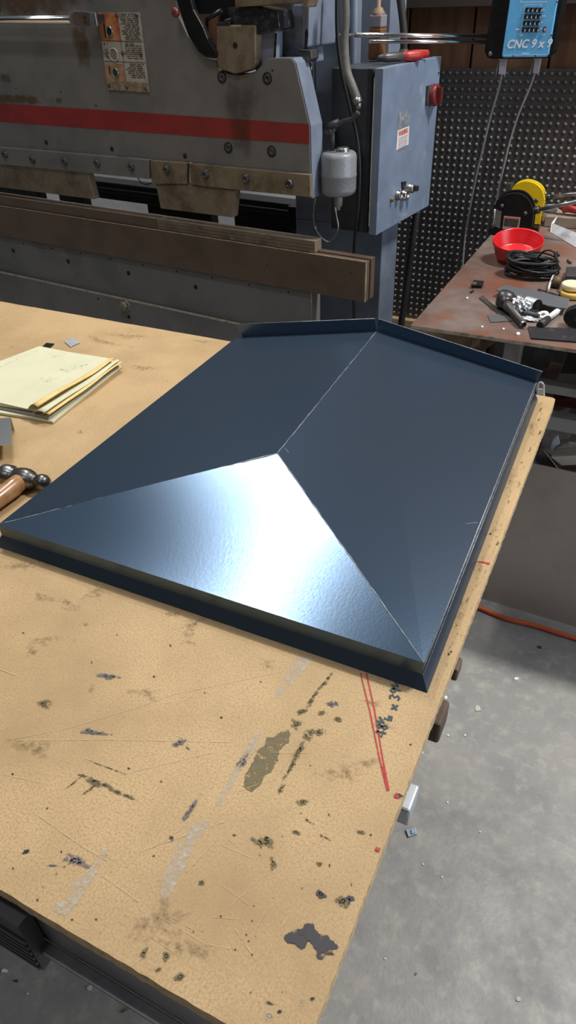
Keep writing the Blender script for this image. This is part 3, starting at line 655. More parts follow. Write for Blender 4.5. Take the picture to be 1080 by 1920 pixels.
# bed
bs = atd(583, 575, D0).dot(PT)
zl = atd(180, 547, D0).z
m = MB(); m.pbox(-2.95, bs, D0 + .004, D0 + .06, .0, zbot - .001); bed = obj('bed', m, M['press'], press, bevel=.002)
m = MB(); m.pbox(-2.95, bs - .16, D0 - .010, D0 + .003, .25, zl); obj('bed_step_plate', m, M['press'], press, bevel=.003)
m = MB(); m.pbox(-2.95, bs - .16, D0 - .0112, D0 - .004, zl - .004, zl + .001); m.pbox(bs - .002, bs + .001, D0 + .003, D0 + .006, .3, zbot - .002); m.pbox(-2.95, bs, D0 + .0032, D0 + .005, zbot - .004, zbot - .001); obj('bed_edge', m, M['edge'], press)  # pale strips; the lit look of the bed edges is in their colour
m = MB()
for x, y, r in ((25, 470, .0085), (128, 490, .0085), (241, 512, .0085), (367, 538, .008), (44, 456, .003), (97, 466, .003), (151, 475, .003), (208, 485, .003), (268, 497, .003), (331, 509, .003), (398, 521, .003), (468, 534, .003), (541, 548, .003), (184, 560, .004)):
    m = MB(); m.lathe([(0, 0), (r, 0), (r, .0012), (0, .0012)], atd(x, y, D0 + (.0042 if y != 560 else -.0102)), -PN, 14); obj('drilled_hole', m, M['hole'], press)
m = MB(); p = atd(235, 572, D0 - .01); m.lathe([(.024, 0), (.024, .004), (.019, .005)], p, -PN, 28); m.lathe([(.0185, .004), (.0185, .016), (.015, .019), (0, .019)], p, -PN, 6); m.lathe([(0, 0), (.0075, 0), (.0075, .0012), (0, .0012)], atd(242, 594, D0 - .0102), -PN, 14, 1)
obj('hex_bolt', m, [mat('tan_worn_bolt', (.30, .24, .18), .5, .3, c2=(.2, .15, .11), sc2=60), M['hole']], press)
# notches cut in the rail
m = MB()
for x, y in ((500, 498), (578, 503), (659, 510)):
    m = MB(); m.lathe([(0, 0), (.0035, 0), (.0035, .001), (0, .001)], atd(x, y, RD - .0002), -PN, 12)
    obj('rail_screw', m, M['darksteel'], press)
# side frame column
cs0, cs1, cs2 = atd(556, 470, 2.0).dot(PT), atd(716, 470, 2.0).dot(PT), atd(642, 80, 2.0).dot(PT)
m = MB(); m.pbox(cs0, cs1, 2.0, 2.12, 0, .955); m.pbox(cs0, cs2, 2.0, 2.12, .955, 2.2)
c5 = atd(732, 30, 2.32).dot(PT); m.pbox(cs0, c5, 2.32, 2.44, .0, 2.2)
obj('side_frame', m, M['press_blue'], press, bevel=.003)
m = MB(); a = atd(589, 60, 1.998).dot(PT); m.pbox(a, a + .003, 1.9985, 2.0, 1.15, 2.2); obj('guide_strip', m, M['darksteel'], press)
# ram guide block above the ram's right end, lit blue
m = MB(); plate([(497, 108), (497, 60), (540, 54), (550, 8), (566, 8), (574, 120), (548, 112)], D0 + .075, .10, 0, m); plate([(566, -60), (566, 92), (578, 88), (582, -60)], D0 + .06, .15, 0, m)
plate([(478, 134), (482, 60), (516, 58), (516, 112), (497, 124)], D0 + .02, .04, 0, m)
obj('ram_guide', m, M['press_blue'], press, bevel=.004)
m = MB(); plate([(515, 62), (519, 62), (517, 108), (513, 108)], D0 + .0185, .001, 0, m); obj('oil_run', m, M['grime'], press); m = MB(); plate([(576, 52), (578, 66), (574, 92), (571, 92), (572, 60)], D0 + .058, .001, 0, m); obj('oil_run', m, M['grime'], press)
m = MB(); plate([(556, 96), (560, 92), (582, 94), (584, 110), (578, 118), (562, 106)], D0 + .05, .04, 0, m); obj('guide_clip', m, M['darksteel'], press, bevel=.002)
# pitman block
m = MB(); plate([(406, 47), (478, 47), (479, 120), (470, 130), (440, 139), (410, 129), (405, 110)], D0 - .012, .07, 0, m); blk = obj('pitman_block', m, M['brass'], press, bevel=.004)
m = MB(); p = atd(441, 85, D0 - .012); m.lathe([(.0075, .0), (.0075, .001), (.004, .001), (0, .0005)], p, -PN, 18); obj('set_screw', m, M['hole'], blk)
m = MB(); plate([(405, 49), (405, 42), (430, 40), (430, 49)], D0 - .013, .06, 0, m); plate([(425, 14), (478, 12), (520, 20), (524, 55), (480, 66), (482, 78), (478, 78), (474, 48), (436, 48)], D0 - .004, .075, 0, m)
obj('greasy_gear', m, M['grime'], press, bevel=.003)
m = MB(); plate([(440, -30), (440, 14), (470, 12), (568, 4), (568, 14), (575, 14), (580, -4), (580, -30)], D0 - .02, .05, 0, m); obj('top_crossbar', m, M['brass'], press, bevel=.003)
m = MB(); plate([(330, -80), (330, 24), (352, 66), (405, 112), (412, 40), (470, 20), (470, -80)], D0 + .085, .03, 0, m); obj('gear_cover', m, M['black'], press)
m = MB(); plate([(364, 27), (364, 52), (384, 98), (404, 100), (410, 27)], D0 + .07, .012, 0, m); obj('brown_shield', m, mat('brown_leather_guard', (.19, .09, .055), .6), press)
m = MB(); m.pbox(-2.95, atd(620, 0, 1.9).dot(PT), 1.80, 1.84, 1.70, 2.2); obj('upper_cover', m, M['black'], press)
m = MB(); m.tube([atd(415, 20, 1.73), atd(388, 36, 1.73), atd(388, 56, 1.73), atd(372, 58, 1.73)], .006, 8); obj('crank_rod', m, M['black'], press)
# curved black handle with red bolt
m = MB(); plate([(324, -20), (338, 26), (352, 66), (372, 98), (386, 108), (404, 110), (406, 98), (390, 76), (380, 50), (362, 18), (352, -20)], D0 - .02, .018, 0, m)
hdl = obj('curved_lever', m, M['blackpaint'], press, bevel=.003); m = MB(); m.lathe([(0, .012), (.009, .012), (.0115, .009), (.0115, 0)], atd(331, 23, D0 - .022), -PN, 18); obj('red_bolt', m, mat('red_brown_bolt', (.16, .03, .03), .4), hdl)
# instruction plate
plt_ = MB(); PLP = lambda u, v, k=.0: atd(182.7 + (261.7 - 182.7) * u + (202.3 - 182.7) * v * (1 - u) + (279.3 - 261.7) * v * u, 23.3 + (168.3 - 23.3) * v * (1 - u) + (173.3 - 23.3) * v * u + 0 * u, D0 - .0045 - k)
def PQ(u0, u1, v0, v1, k): return [PLP(u0, v0, k), PLP(u1, v0, k), PLP(u1, v1, k), PLP(u0, v1, k)]
plt_.prism(PQ(0, 1, 0, 1, 0), PN * .004, 0)
ip = obj('instruction_plate', plt_, [M['plate_white']], press, bevel=.0006, label='white and orange lubrication plate with three round windows')
for q_, mt_ in (((0, .47, 0, .37), M['plate_orange']), ((0, .45, .66, .88), M['plate_tan']), ((0, 1, .88, 1), mat('corroded_bronze', (.2, .15, .09), .6, c2=(.4, .33, .22), sc2=60))):
    obj('enamel_panel', MB().prism(PQ(*q_, .0006), PN * .0005), mt_, ip)
def PW(u, v, r, mt, ring):
    m = MB(); c = PLP(u, v, .0006); m.lathe([(r * 1.25, 0), (r * 1.25, .004), (r * 1.0, .005), (r, .002)], c, -PN, 24, 0); m.lathe([(r, .002), (r * .9, .0025), (0, .003)], c, -PN, 24, 1); obj('round_window', m, [ring, mt], ip)
PW(.235, .245, .0108, M['black'], M['steel']); PW(.27, .54, .0145, mat('cloudy_lens', (.25, .245, .235), .4, c2=(.16, .155, .15), sc2=90), M['plate_white']); PW(.25, .775, .0105, M['green'], M['steel'])
q = random.Random(21); m = MB()
m.prism(PQ(0, 1, .362, .368, .0012), PN * .0004); m.prism(PQ(0, 1, .628, .634, .0012), PN * .0004); m.prism(PQ(.462, .468, .0, .88, .0012), PN * .0004); m.prism(PQ(.10, .13, .15, .33, .0012), PN * .0004); m.prism(PQ(.09, .12, .69, .80, .0012), PN * .0004)
for v0, v1, st in ((.075, .36, .022), (.42, .62, .026), (.65, .86, .024)):
    v = v0
    while v < v1 - .02:
        u = .50 + q.uniform(0, .12)
        while u < .92:
            uu = u + q.uniform(.05, .16); m.prism(PQ(u, min(uu, .95), v, v + .008, .0012), PN * .0004); u = uu + .025
        v += st
for k in range(14): u, v = q.uniform(.04, .12), q.uniform(.39, .6); m.prism(PQ(u, u + .025, v, v + .01, .0012), PN * .0004)
xd = (PLP(1, .1) - PLP(0, .1)).normalized(); yd = (PLP(.5, 0) - PLP(.5, 1)).normalized()
join(m, text_mb('LUBRICATION', .0155, PLP(.49, .062, .0016), xd * .70, yd))
join(m, text_mb('OIL PAD', .0125, PLP(.56, .422, .0016), xd * .8, yd))
obj('plate_print', m, M['ink'], ip)
for u, v in ((.035, .04), (.45, .04), (.93, .04), (.48, .52), (.92, .52), (.05, .95), (.48, .95), (.93, .95)):
    m = MB(); m.lathe([(.0052, 0), (.005, .003), (.003, .004), (0, .004)], PLP(u, v, .0006), -PN, 14); obj('plate_screw', m, M['darksteel'], ip)
# back gauge seen through the gap between the tools
zg1, zg0 = atd(235, 346, 2.12).z, atd(235, 378, 2.12).z
m = MB(); m.pbox(-2.9, -1.05, 2.12, 2.20, zg0, zg1); m.pbox(-2.9, -1.10, 2.11, 2.119, zg0 + .03, zg0 + .036); m.pbox(-2.9, -1.10, 2.11, 2.119, zg1 - .03, zg1 - .02)
m.pbox(-1.28, -1.06, 2.02, 2.1, zg0 + .01, zg1 + .02)
for xa, xb in ((-300, 93), (131, 174), (292, 408), (452, 560)): m.pbox(atd(xa, 390, 2.2).dot(PT), atd(xb, 390, 2.2).dot(PT), 2.15, 2.2, zg0 - .25, zg0 + .01)
obj('back_gauge', m, M['blackpaint'], press, bevel=.003)
m = MB(); m.tube(spline([atd(258, 318, 1.75), atd(260, 336, 1.75), atd(272, 346, 1.75), atd(288, 342, 1.75)], 4), .0018, 6); obj('wire_loop', m, M['rubber'], press)
# things beyond the press, seen through the slot
m = MB(); m.box(-2.75, -1.12, 2.70, 2.74, .0, 1.36); obj('white_board', m, mat('white_panel', (.85, .87, .92), .5, c2=(.7, .72, .76), sc2=4), label='white panel glimpsed behind the press between upper punch and lower die', cat='panel')

# ================================================================== MACHINE SIDE: canister, hoses, cabinet, rods
cc = atd(635, 325, 1.788)
can = thing('oil_canister', 'grey ribbed canister hanging on the right side of the press brake', 'canister', tuple(cc + V((0, 0, -.06))))
m = MB(); m.lathe([(0, -.058), (.042, -.056), (.049, -.05), (.0515, -.04), (.0515, -.008), (.0525, -.006), (.0525, .0), (.0515, .003), (.0515, .043), (.049, .052), (.043, .057), (0, .059)], cc, (0, 0, 1), 32); obj('body', m, M['canister'], can)
m = MB(); m.lathe([(0, .068), (.016, .068), (.018, .065), (.018, .056)], cc + V((.012, .0, 0)), (0, 0, 1), 20); obj('filler_cap', m, M['steel'], can)
m = MB(); m.lathe([(.012, -.056), (.013, -.075), (.011, -.088), (.006, -.093), (.006, -.1), (0, -.1)], cc + V((0, 0, 0)), (0, 0, 1), 16); obj('outlet', m, M['canister'], can)
m = MB(); m.tube([cc + V((-.02, 0, .056)), cc + V((-.02, 0, .10)), cc + V((-.035, .005, .118))], .007, 8); m.tube([cc + V((-.05, .01, .115)), cc + V((-.015, 0, .125)), cc + V((.0, 0, .13))], .010, 8); m.box(cc.x - .045, cc.x - .03, cc.y, cc.y + .12, cc.z + .1, cc.z + .125)
obj('elbow_fitting', m, M['darksteel'], can)
m = MB(); m.tube(spline([cc + V((.0, -.004, .128)), cc + V((.02, -.01, .135)), cc + V((.045, -.014, .142)), cc + V((.062, -.015, .158))], 4), [.006] * 9 + [.007] * 4, 8); obj('valve_lever', m, M['darksteel'], can)
m = MB(); m.tube(spline([atd(628, 388, 1.80), atd(631, 406, 1.80), atd(634, 428, 1.8), atd(626, 446, 1.8), atd(615, 454, 1.8), atd(600, 442, 1.8), atd(590, 424, 1.8), atd(588, 400, 1.78), atd(591, 372, 1.77)], 5), .0028, 8)
obj('canister_tube', m, M['steel'], label='thin bare tube looping below the grey canister', cat='tube')

# electrical cabinet
k0, k1 = V((-.6555, 1.9189, .983)), V((-.6135, 2.3183, .983)); KT = PT; KN = PN
sA_, sB_ = atd(621, 300, 1.85).dot(PT), k0.dot(PT); KZ0, KZ1 = .983, 1.4085; KD0, KD1 = 1.85, 2.25
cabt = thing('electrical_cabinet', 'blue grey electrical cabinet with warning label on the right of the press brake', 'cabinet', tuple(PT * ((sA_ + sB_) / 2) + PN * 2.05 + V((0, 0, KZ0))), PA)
m = MB(); m.pbox(sA_, sB_ - .032, KD0, KD1, KZ0, KZ1); m.pbox(sB_ - .05, sB_ - .032, KD0 - .0, KD0 + .004, KZ0, KZ1); obj('cabinet_body', m, mat('dark_slate_body', (.048, .056, .068), .45, c2=(.036, .042, .05), sc2=8), cabt, bevel=.004)  # body is darker than the blue grey door
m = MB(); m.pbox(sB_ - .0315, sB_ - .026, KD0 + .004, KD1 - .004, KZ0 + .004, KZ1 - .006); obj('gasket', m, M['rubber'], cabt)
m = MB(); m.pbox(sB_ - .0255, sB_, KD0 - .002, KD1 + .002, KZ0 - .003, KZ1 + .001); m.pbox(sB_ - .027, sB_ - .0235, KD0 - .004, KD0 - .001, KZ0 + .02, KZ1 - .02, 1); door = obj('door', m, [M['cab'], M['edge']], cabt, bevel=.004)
dn = PT; dpl = lambda x, y, e=.0: on(x, y, PT, sB_ + e)
m = MB(); m.prism([dpl(748, 238, .0008), dpl(768, 203.5, .0008), dpl(767.5, 232, .0008), dpl(746, 243, .0008)][:0] or [dpl(748.5, 212, .0008), dpl(768, 204, .0008), dpl(767.5, 233.5, .0008), dpl(746, 243, .0008)], -dn * .0006)
obj('worn_label', m, mat('worn_grey_label', (.16, .18, .20), .45, c2=(.32, .35, .38), sc2=60), door)
m = MB(); m.prism([dpl(745.5, 245, .001), dpl(767.5, 236, .001), dpl(766, 271, .001), dpl(743, 282, .001)], -dn * .0007); wl = obj('warning_label', m, mat('white_label', (.68, .66, .62), .5), door, label='white warning label with red heading')
la, lb_, lc = dpl(747, 257.5, .0014), dpl(766, 249, .0014), dpl(747.2, 246.5, .0014)
lx = (lb_ - la); ly = V((0, 0, 1)); m = text_mb('WARNING', .0185, la + lx * .02 + V((0, 0, .002)), lx.normalized() * .72, ly, 0, 0, .0008)
q = random.Random(4)
for k in range(7):
    z0 = -.006 - k * .0052; u = .06
    while u < .9:
        uu = u + q.uniform(.06, .2); a = la + lx * u + V((0, 0, z0)); b = la + lx * min(uu, .93) + V((0, 0, z0)); m.add([a, b, b + V((0, 0, .0022)), a + V((0, 0, .0022))], [(0, 1, 2, 3)], 1 if k % 3 else 0); u = uu + .03
obj('label_print', m, [M['warnred'], mat('blue_grey_print', (.2, .3, .38), .5)], wl)
# disconnect switch
c = dpl(808, 178, 0); m = MB(); m.prism([dpl(799, 160.5), dpl(817, 158), dpl(815, 196), dpl(797, 198)], dn * .008); sw = obj('disconnect_switch', m, M['darksteel'], door, bevel=.002)
c = dpl(812, 178, .008); m = MB(); m.lathe([(.030, 0), (.030, .012), (.025, .016), (.020, .014), (0, .013)], c, dn, 28, 0); m.prism([c + dn * .013 + V((0, 0, .02)) - PN * .005, c + dn * .013 + V((0, 0, .02)) + PN * .005, c + dn * .013 - V((0, 0, .02)) + PN * .005, c + dn * .013 - V((0, 0, .02)) - PN * .005], dn * .016, 0); obj('switch_knob', m, mat('dark_red_knob', (.16, .022, .02), .35), sw)
m = MB(); m.lathe([(0, .004), (.003, .004), (.004, 0)], dpl(822, 136), dn, 10); obj('door_screw', m, M['darksteel'], door)
# push buttons and selector near the foot of the door
for x, y, r, h, mt, nm in ((733, 374, .006, .012, M['brass'], 'indicator_stub'), (744, 366, .013, .016, M['steel'], 'push_button'), (754, 366, .015, .020, M['chrome'], 'push_button'), (765, 353, .013, .022, M['steel'], 'selector_switch')):
    m = MB(); p = dpl(x, y); m.lathe([(r * 1.15, 0), (r * 1.15, h * .35), (r, h * .4), (r, h * .8), (r * .75, h), (r * .7, h * .8), (0, h * .8)], p, dn, 20)
    o_ = obj(nm, m, mt, door)
    if nm == 'selector_switch': m = MB(); m.prism([p + dn * h * .8 + PN * .012 + V((0, 0, .008)), p + dn * h * .8 - PN * .004 + V((0, 0, .008)), p + dn * h * .8 - PN * .004 - V((0, 0, .006)), p + dn * h * .8 + PN * .012 - V((0, 0, .006))], dn * .014); obj('selector_lever', m, M['black'], o_)
m = MB(); p = dpl(755, 350); m.prism([dpl(752, 341), dpl(760, 340), dpl(759, 354), dpl(753, 356)], dn * .004); obj('legend_plate', m, M['black'], door)
# stuff on cabinet top
zc = KZ1 + .003
m = MB(); a, b = atd(725, 103, 1.98), atd(792, 97, 2.08); a.z = b.z = KZ1 + .016; m.tube([a, a.lerp(b, .3), a.lerp(b, .55), a.lerp(b, .8), b], [.008, .011, .013, .014, .010], 12)
plr = thing('pliers', 'red handled pliers lying on top of the electrical cabinet', 'pliers', tuple(a.lerp(b, .5) - V((0, 0, .014))))
m = MB(); m.tube([a.lerp(b, .4), a.lerp(b, .6), a.lerp(b, .85), b], [.010, .013, .014, .010], 12); m.tube([a.lerp(b, .4) + V((0, .03, 0)), a.lerp(b, .62) + V((0, .042, 0)), b + V((0, .05, 0))], [.009, .012, .010], 12); obj('grip', m, M['redtool'], plr)
m = MB(); m.tube([a.lerp(b, -.25), a, a.lerp(b, .4), a.lerp(b, .45) + V((0, .03, 0))], [.006, .012, .012, .010], 10); obj('jaw', m, M['darksteel'], plr)
# conduit below cabinet
m = MB(); m.tube(spline([atd(782, 392, 2.17), atd(775, 440, 2.17), atd(767, 500, 2.18), atd(762, 540, 2.18), atd(752, 610, 2.18), atd(744, 690, 2.18)], 5), .0125, 12); m.v = [V((p.x, p.y, min(p.z, KZ0 - .004))) for p in m.v]
obj('flexible_conduit', m, M['rubber'], label='black conduit dropping from the underside of the electrical cabinet', cat='conduit')
# hoses
m = MB(); m.tube(spline([atd(646, -40, 1.82), atd(648, 30, 1.82), atd(646, 80, 1.82), atd(650, 130, 1.815), atd(662, 165, 1.81), atd(671, 190, 1.81)], 8), .0115, 14); m.tube([atd(668, 184, 1.809), atd(672, 194, 1.809)], .0125, 14, 1); m.tube([atd(672, 193, 1.809), atd(672, 204, 1.809)], .008, 12, 1)
obj('grey_hose', m, [M['hose'], M['steel']], label='thick grey hose hanging in front of the electrical cabinet', cat='hose')
m = MB(); m.tube(spline([atd(632, -40, 1.845), atd(632, 60, 1.845), atd(640, 130, 1.845), atd(653, 190, 1.84), atd(668, 250, 1.835), atd(674, 310, 1.835), atd(672, 380, 1.835), atd(666, 440, 1.84), atd(663, 500, 1.84), atd(664, 600, 1.84), atd(664, 680, 1.84)], 6), .0052, 10)
obj('black_cable', m, M['black'], label='long glossy black cable running down past the grey canister', cat='cable')
m = MB(); m.tube(spline([atd(664, -40, 2.05), atd(664, 40, 2.05), atd(663, 110, 2.05), atd(662, 128, 2.05)], 6), .0125, 12)
obj('cabinet_conduit', m, M['press_blue'], label='dark conduit entering the top of the electrical cabinet behind the hose', cat='conduit')
m = MB(); m.tube(spline([atd(742, -60, 2.16), atd(752, 10, 2.16), atd(757, 60, 2.16), atd(757, 103, 2.16)], 6), .0115, 12); m.tube([atd(757, 92, 2.16), atd(757, 106, 2.16)], .014, 12)
m.v = [V((p.x, p.y, max(p.z, KZ1 + .004))) for p in m.v]
obj('cabinet_conduit', m, M['rubber'], label='black hose rising from cabinet top beside the red handled pliers', cat='conduit')
# oil bottle
bp = atd(706, 117, 2.08); bp.z = KZ1 + .0035; ob = thing('oil_bottle', 'square amber oil bottle with rusty cap standing on the electrical cabinet', 'bottle', tuple(bp), PA)
bs_ = bp.dot(PT); hh = .107
top_z = atd(708, 27, 2.08).z; oil_z = atd(706, 52, 2.08).z
m = MB(); m.pbox(bs_ - .020, bs_ + .020, 2.06, 2.10, KZ1 + .004, oil_z); obj('oil', m, M['amber'], ob, bevel=.004)
m = MB(); m.pbox(bs_ - .020, bs_ + .020, 2.06, 2.10, oil_z + .0005, top_z); obj('bottle_body', m, M['frost'], ob, bevel=.004)
p = PT * bs_ + PN * 2.08; p.z = top_z; m = MB(); m.lathe([(.019, 0), (.019, .005), (.015, .008), (.013, .014), (.006, .018), (.006, .05), (0, .05)], p, (0, 0, 1), 20); obj('cap', m, mat('rusty_cap', (.26, .17, .11), .6), ob)

# support arm rods from the press to the controller
arm = thing('controller_arm', 'polished double rod arm reaching from the press to the blue controller', 'support arm', tuple(atd(584, 160, 1.88)))
cq = aty(912, 68, 2.40)
r0 = atd(592, 65, 1.88); m = MB(); m.tube(spline([atd(582.5, 160, 1.88), atd(582.5, 130, 1.88), atd(582.5, 84, 1.88), atd(584, 70, 1.88), atd(592, 65.5, 1.882), r0.lerp(cq, .08)], 6), .0042, 10); m.tube([r0.lerp(cq, .05), r0.lerp(cq, .25)], .0042, 10); obj('bent_rod', m, M['chrome'], arm)
ra_, rb_ = r0.lerp(cq, .22), cq; m = MB(); m.tube([ra_, rb_], .0062, 14); obj('upper_rod', m, M['chrome'], arm)
m = MB(); o_ = V((0, 0, -.0145)); m.tube([r0.lerp(cq, .30) + o_, rb_ + o_], .0052, 14); m.lathe([(0, 0), (.003, 0), (.003, .002)], r0.lerp(cq, .6), (0, -1, 0), 8); obj('lower_rod', m, M['chrome'], arm)
m = MB(); m.tube([atd(582.5, 118, 1.88), atd(582.5, 142, 1.88)], .0058, 10); m.tube([atd(583, 106, 1.875), atd(592, 110, 1.875)], .003, 8); obj('rod_collar', m, M['steel'], arm)
# left rod with fork
rod = thing('gauge_rod', 'polished rod with forked end reaching along the press at far left', 'rod', tuple(atd(60, 37, 1.66)))
m = MB(); m.tube([atd(-200, 36.5, 1.66), atd(134, 37, 1.66)], .0103, 16); obj('shaft', m, M['chrome'], rod)
m = MB(); o = [(131, 32), (133, 24), (140, 20), (152, 21), (178, 24), (182, 48), (180, 51), (150, 50), (139, 49), (134, 44)]
m.prism(pd(o, 1.657), PN * .006); obj('fork', m, M['steel'], rod, bevel=.001)
m = MB(); m.prism(pd([(135, 33), (137, 25), (142, 22.5), (166, 24), (168, 47), (142, 47), (137, 43)], 1.6562), PN * .0006, 0); m.lathe([(0, 0), (.004, 0), (.004, .001), (0, .001)], atd(159, 32, 1.6558), -PN, 10, 1); m.lathe([(0, 0), (.003, 0), (.003, .001), (0, .001)], atd(160, 41, 1.6558), -PN, 10, 1); obj('fork_slot', m, [M['rail'], M['hole']], rod)
m = MB(); m.pbox(atd(158, 38, 1.66).dot(PT), atd(176, 38, 1.66).dot(PT), 1.664, 1.709, atd(165, 46, 1.66).z, atd(165, 28, 1.66).z); obj('mount', m, M['darksteel'], rod)

# ================================================================== CONTROLLER
CY = 2.42
cx0, cx1 = aty(911.5, 103, CY), aty(1038, 103, CY)
ctl = thing('keypad_controller', 'black keypad controller with light blue face hung above the bench', 'controller', tuple(aty(975, 108, CY)))
TP = lambda x, y, e=0: aty(x, y, CY - e)
bx_ = [(908, 96), (913, 108), (922, 111), (1024, 109.5), (1034, 104), (1039, 95), (1057, 0), (1068, -62), (929, -62), (923, 0)]
m = MB(); m.prism([TP(*p) for p in bx_], (0, .07, 0)); obj('enclosure', m, M['blackpaint'], ctl, bevel=.004)
m = MB(); m.prism([TP(x, y, .016) for x, y in [(943, 108), (941, 104), (956, 0), (965, -62), (1058, -62), (1045, 0), (1028, 102), (1024, 107)]], (0, .016, 0)); face = obj('keypad_face', m, M['blue'], ctl, bevel=.002)
U0, U1, V0, V1 = TP(941, 108, .0166), TP(1027, 107, .0166), TP(956, 0, .0166), TP(1044, 0, .0166)
def KF(x, y, e=.0166): return TP(x, y, e)
G = [(984.5, 12), (1012, 12), (979, 56), (1006, 56)]
m = MB(); tri = MB()
for j in range(4):
    for i in range(4):
        x = 988 + i * 8.2 - j * 2.1; y = 18.5 + j * 12.3
        k = [(x - 3.4, y + 4.4), (x + 3.6, y + 4.2), (x + 5, y - 4.4), (x - 2, y - 4.2)]
        mk = MB(); mk.prism([KF(*p) for p in k], (0, -.0025, 0), 0); mk.add([KF(x + 1, y + 3.4, .0195), KF(x + 3.4, y + 3.2, .0195), KF(x + 3.2, y - 2.6, .0195)], [(0, 1, 2)], 1)
        obj('key', mk, [M['black'], M['white']], face)
mk = MB(); mk.prism([KF(1017, 59), KF(1020, 50), KF(1024, 50), KF(1023, 59)], (0, -.0022, 0), 0); mk.add([KF(1019, 58, .0192), KF(1023, 58, .0192), KF(1023.6, 52, .0192), KF(1021, 52, .0192)], [(0, 1, 2, 3)], 1); obj('power_switch', mk, [M['black'], mat('pink_switch', (.7, .35, .33), .4)], face)
xd = (KF(1024, 85) - KF(950, 87)).normalized(); yd = (KF(960, 60) - KF(955, 90)).normalized()
m = text_mb('CNC 9 x 9', .030, KF(949, 90.5, .0168), xd * .96, yd, 0, .15, .0008)
def stroke(pts, wd, e=.0168): m.ribbon([KF(*p, e) for p in pts], wd, (0, -1, 0))
stroke([(984, 9), (1015, 8.5), (1008.5, 62.5), (975.5, 63), (984, 9)], .0012); stroke([(976, 4), (1024, 3.5)], .0012); stroke([(976, 4), (977, -4)], .0012); stroke([(1024, 3.5), (1026, -6)], .0012)
stroke([(944, 103.5), (1024, 102)], .001)
for a, b in (((966, 55), (974, 55)), ((1012, 54), (1016, 54)), ((974, 66), (981, 66)), ((1016, 65), (1023, 64.5)), ((1017, 18), (1021, 18)), ((1016, 30), (1023, 30)), ((1014, 42), (1018, 42)), ((978, 100), (992, 100))): stroke([a, b], .0022)
obj('face_print', m, M['white'], face)
for x, y in ((963, 104.5), (1004, 104), (1034, 66), (1045, 3)): obj('screw', MB().lathe([(0, .0015), (.002, .0015), (.0028, 0)], KF(x, y, .016), (0, -1, 0), 10), M['darksteel'], face)
obj('screw', MB().lathe([(0, .002), (.004, .002), (.006, 0)], TP(919, 101, .0), (0, -1, 0), 12), M['steel'], ctl)
# connectors and leads
for pts, lab, lead, cx, pre in (([(937, 110), (949, 111), (946, 140), (935, 139)], 'left of two grey plugs under the blue controller', [(941, 139), (934, 170), (919, 222), (905, 280), (893, 330), (880, 395), (872, 442), (866, 520)], 941, 'left'),
                       ([(1003, 110), (1014, 109), (1009, 137), (999, 137)], 'right of two grey plugs under the blue controller', [(1003, 136), (993, 165), (972, 215), (956, 265), (944, 315), (935, 352), (930, 385)], 1003, 'right')):
    m = MB(); m.prism([TP(x, y, -.02) for x, y in pts], (0, .016, 0)); s0 = [(pts[0][0] - 3, pts[0][1] - 2), (pts[1][0], pts[1][1] - 3), (pts[1][0], pts[1][1]), (pts[0][0] - 3, pts[0][1] + 2)]; m.prism([TP(x, y, -.019) for x, y in s0], (0, .018, 0)); m.tube([TP(pts[0][0] - 2, pts[0][1], -.025), TP(pts[3][0] - 5, pts[3][1] + 2, -.025)], .0015, 6); m.tube([TP(*pts[2], -.025), TP(pts[2][0] + 1, pts[2][1] + 4, -.025)], .0015, 6)
    plg = thing('cable_plug', lab, 'plug', tuple(TP(*pts[3], -.02))); obj('plug_body', m, mat('light_grey_plug', (.5, .5, .52), .5), plg)
    n = len(lead); P = [aty(x, y, CY + .028 + (.295 * min(1, i / (n - 2)) if pre == 'left' else .12 * i / (n - 1))) for i, (x, y) in enumerate(lead)]
    m = MB(); m.tube(spline(P, 6), .0032, 8); obj('controller_lead', m, mat('grey_lead', (.36, .36, .37), .5), label='grey lead hanging from the %s plug of the blue controller' % pre, cat='cable')

# ================================================================== RUSTY BENCH
BZ = .9
bc = atz(771, 609, BZ)
bench = thing('steel_bench', 'rust brown steel bench cluttered with tools against the dimpled wall', 'bench', (.35, 2.1, 0))
bx0, by0, by1 = bc.x, bc.y, 2.70
m = MB(); m.box(bx0, 1.3, by0, by1, BZ - .010, BZ); m.box(bx0, 1.3, by0 - .0006, by0, BZ - .0095, BZ - .0005, 1); obj('bench_top', m, [M['bench'], M['edge']], bench, bevel=.0015)
for lx, ly in ((aty(962, 660, by0 + .16).x, by0 + .16), (1.2, by0 + .16), (bx0 + .10, 2.6), (1.2, 2.6)):
    obj('leg', MB().box(lx - .022, lx + .022, ly - .022, ly + .022, 0, BZ - .0105), M['grayframe'], bench, bevel=.003)
m = MB(); m.tube([aty(885, 660, by0 + .5), aty(935, 625, by0 + .5)], .018, 6); m.box(aty(879, 640, 2.2).x - .01, aty(879, 640, 2.2).x + .01, 2.19, 2.21, .4, BZ - .0105); obj('brace', m, M['brownframe'], bench)
ly_ = by0 + .16; z1, z2 = aty(1050, 727, ly_).z, aty(1050, 785, ly_).z
lx0 = aty(962, 660, by0 + .16).x + .023
m = MB(); m.box(lx0, 1.17, ly_ - .02, ly_ + .02, z1 - .012, z1 + .012); m.box(lx0, 1.17, ly_ - .02, ly_ + .02, z2 - .028, z2 + .012); obj('cross_rail', m, M['grayframe'], bench, bevel=.002)
zs = .395
obj('shade_panel', MB().box(bx0 + .02, 1.25, 2.66, 2.665, 0, BZ - .0105), M['darksteel'], bench)  # added dark sheet standing in for the gloom under the bench
m = MB(); m.box(lx0 + .0, 1.17, by0 + .15, 2.55, zs - .02, zs); obj('lower_shelf', m, M['brownframe'], bench)
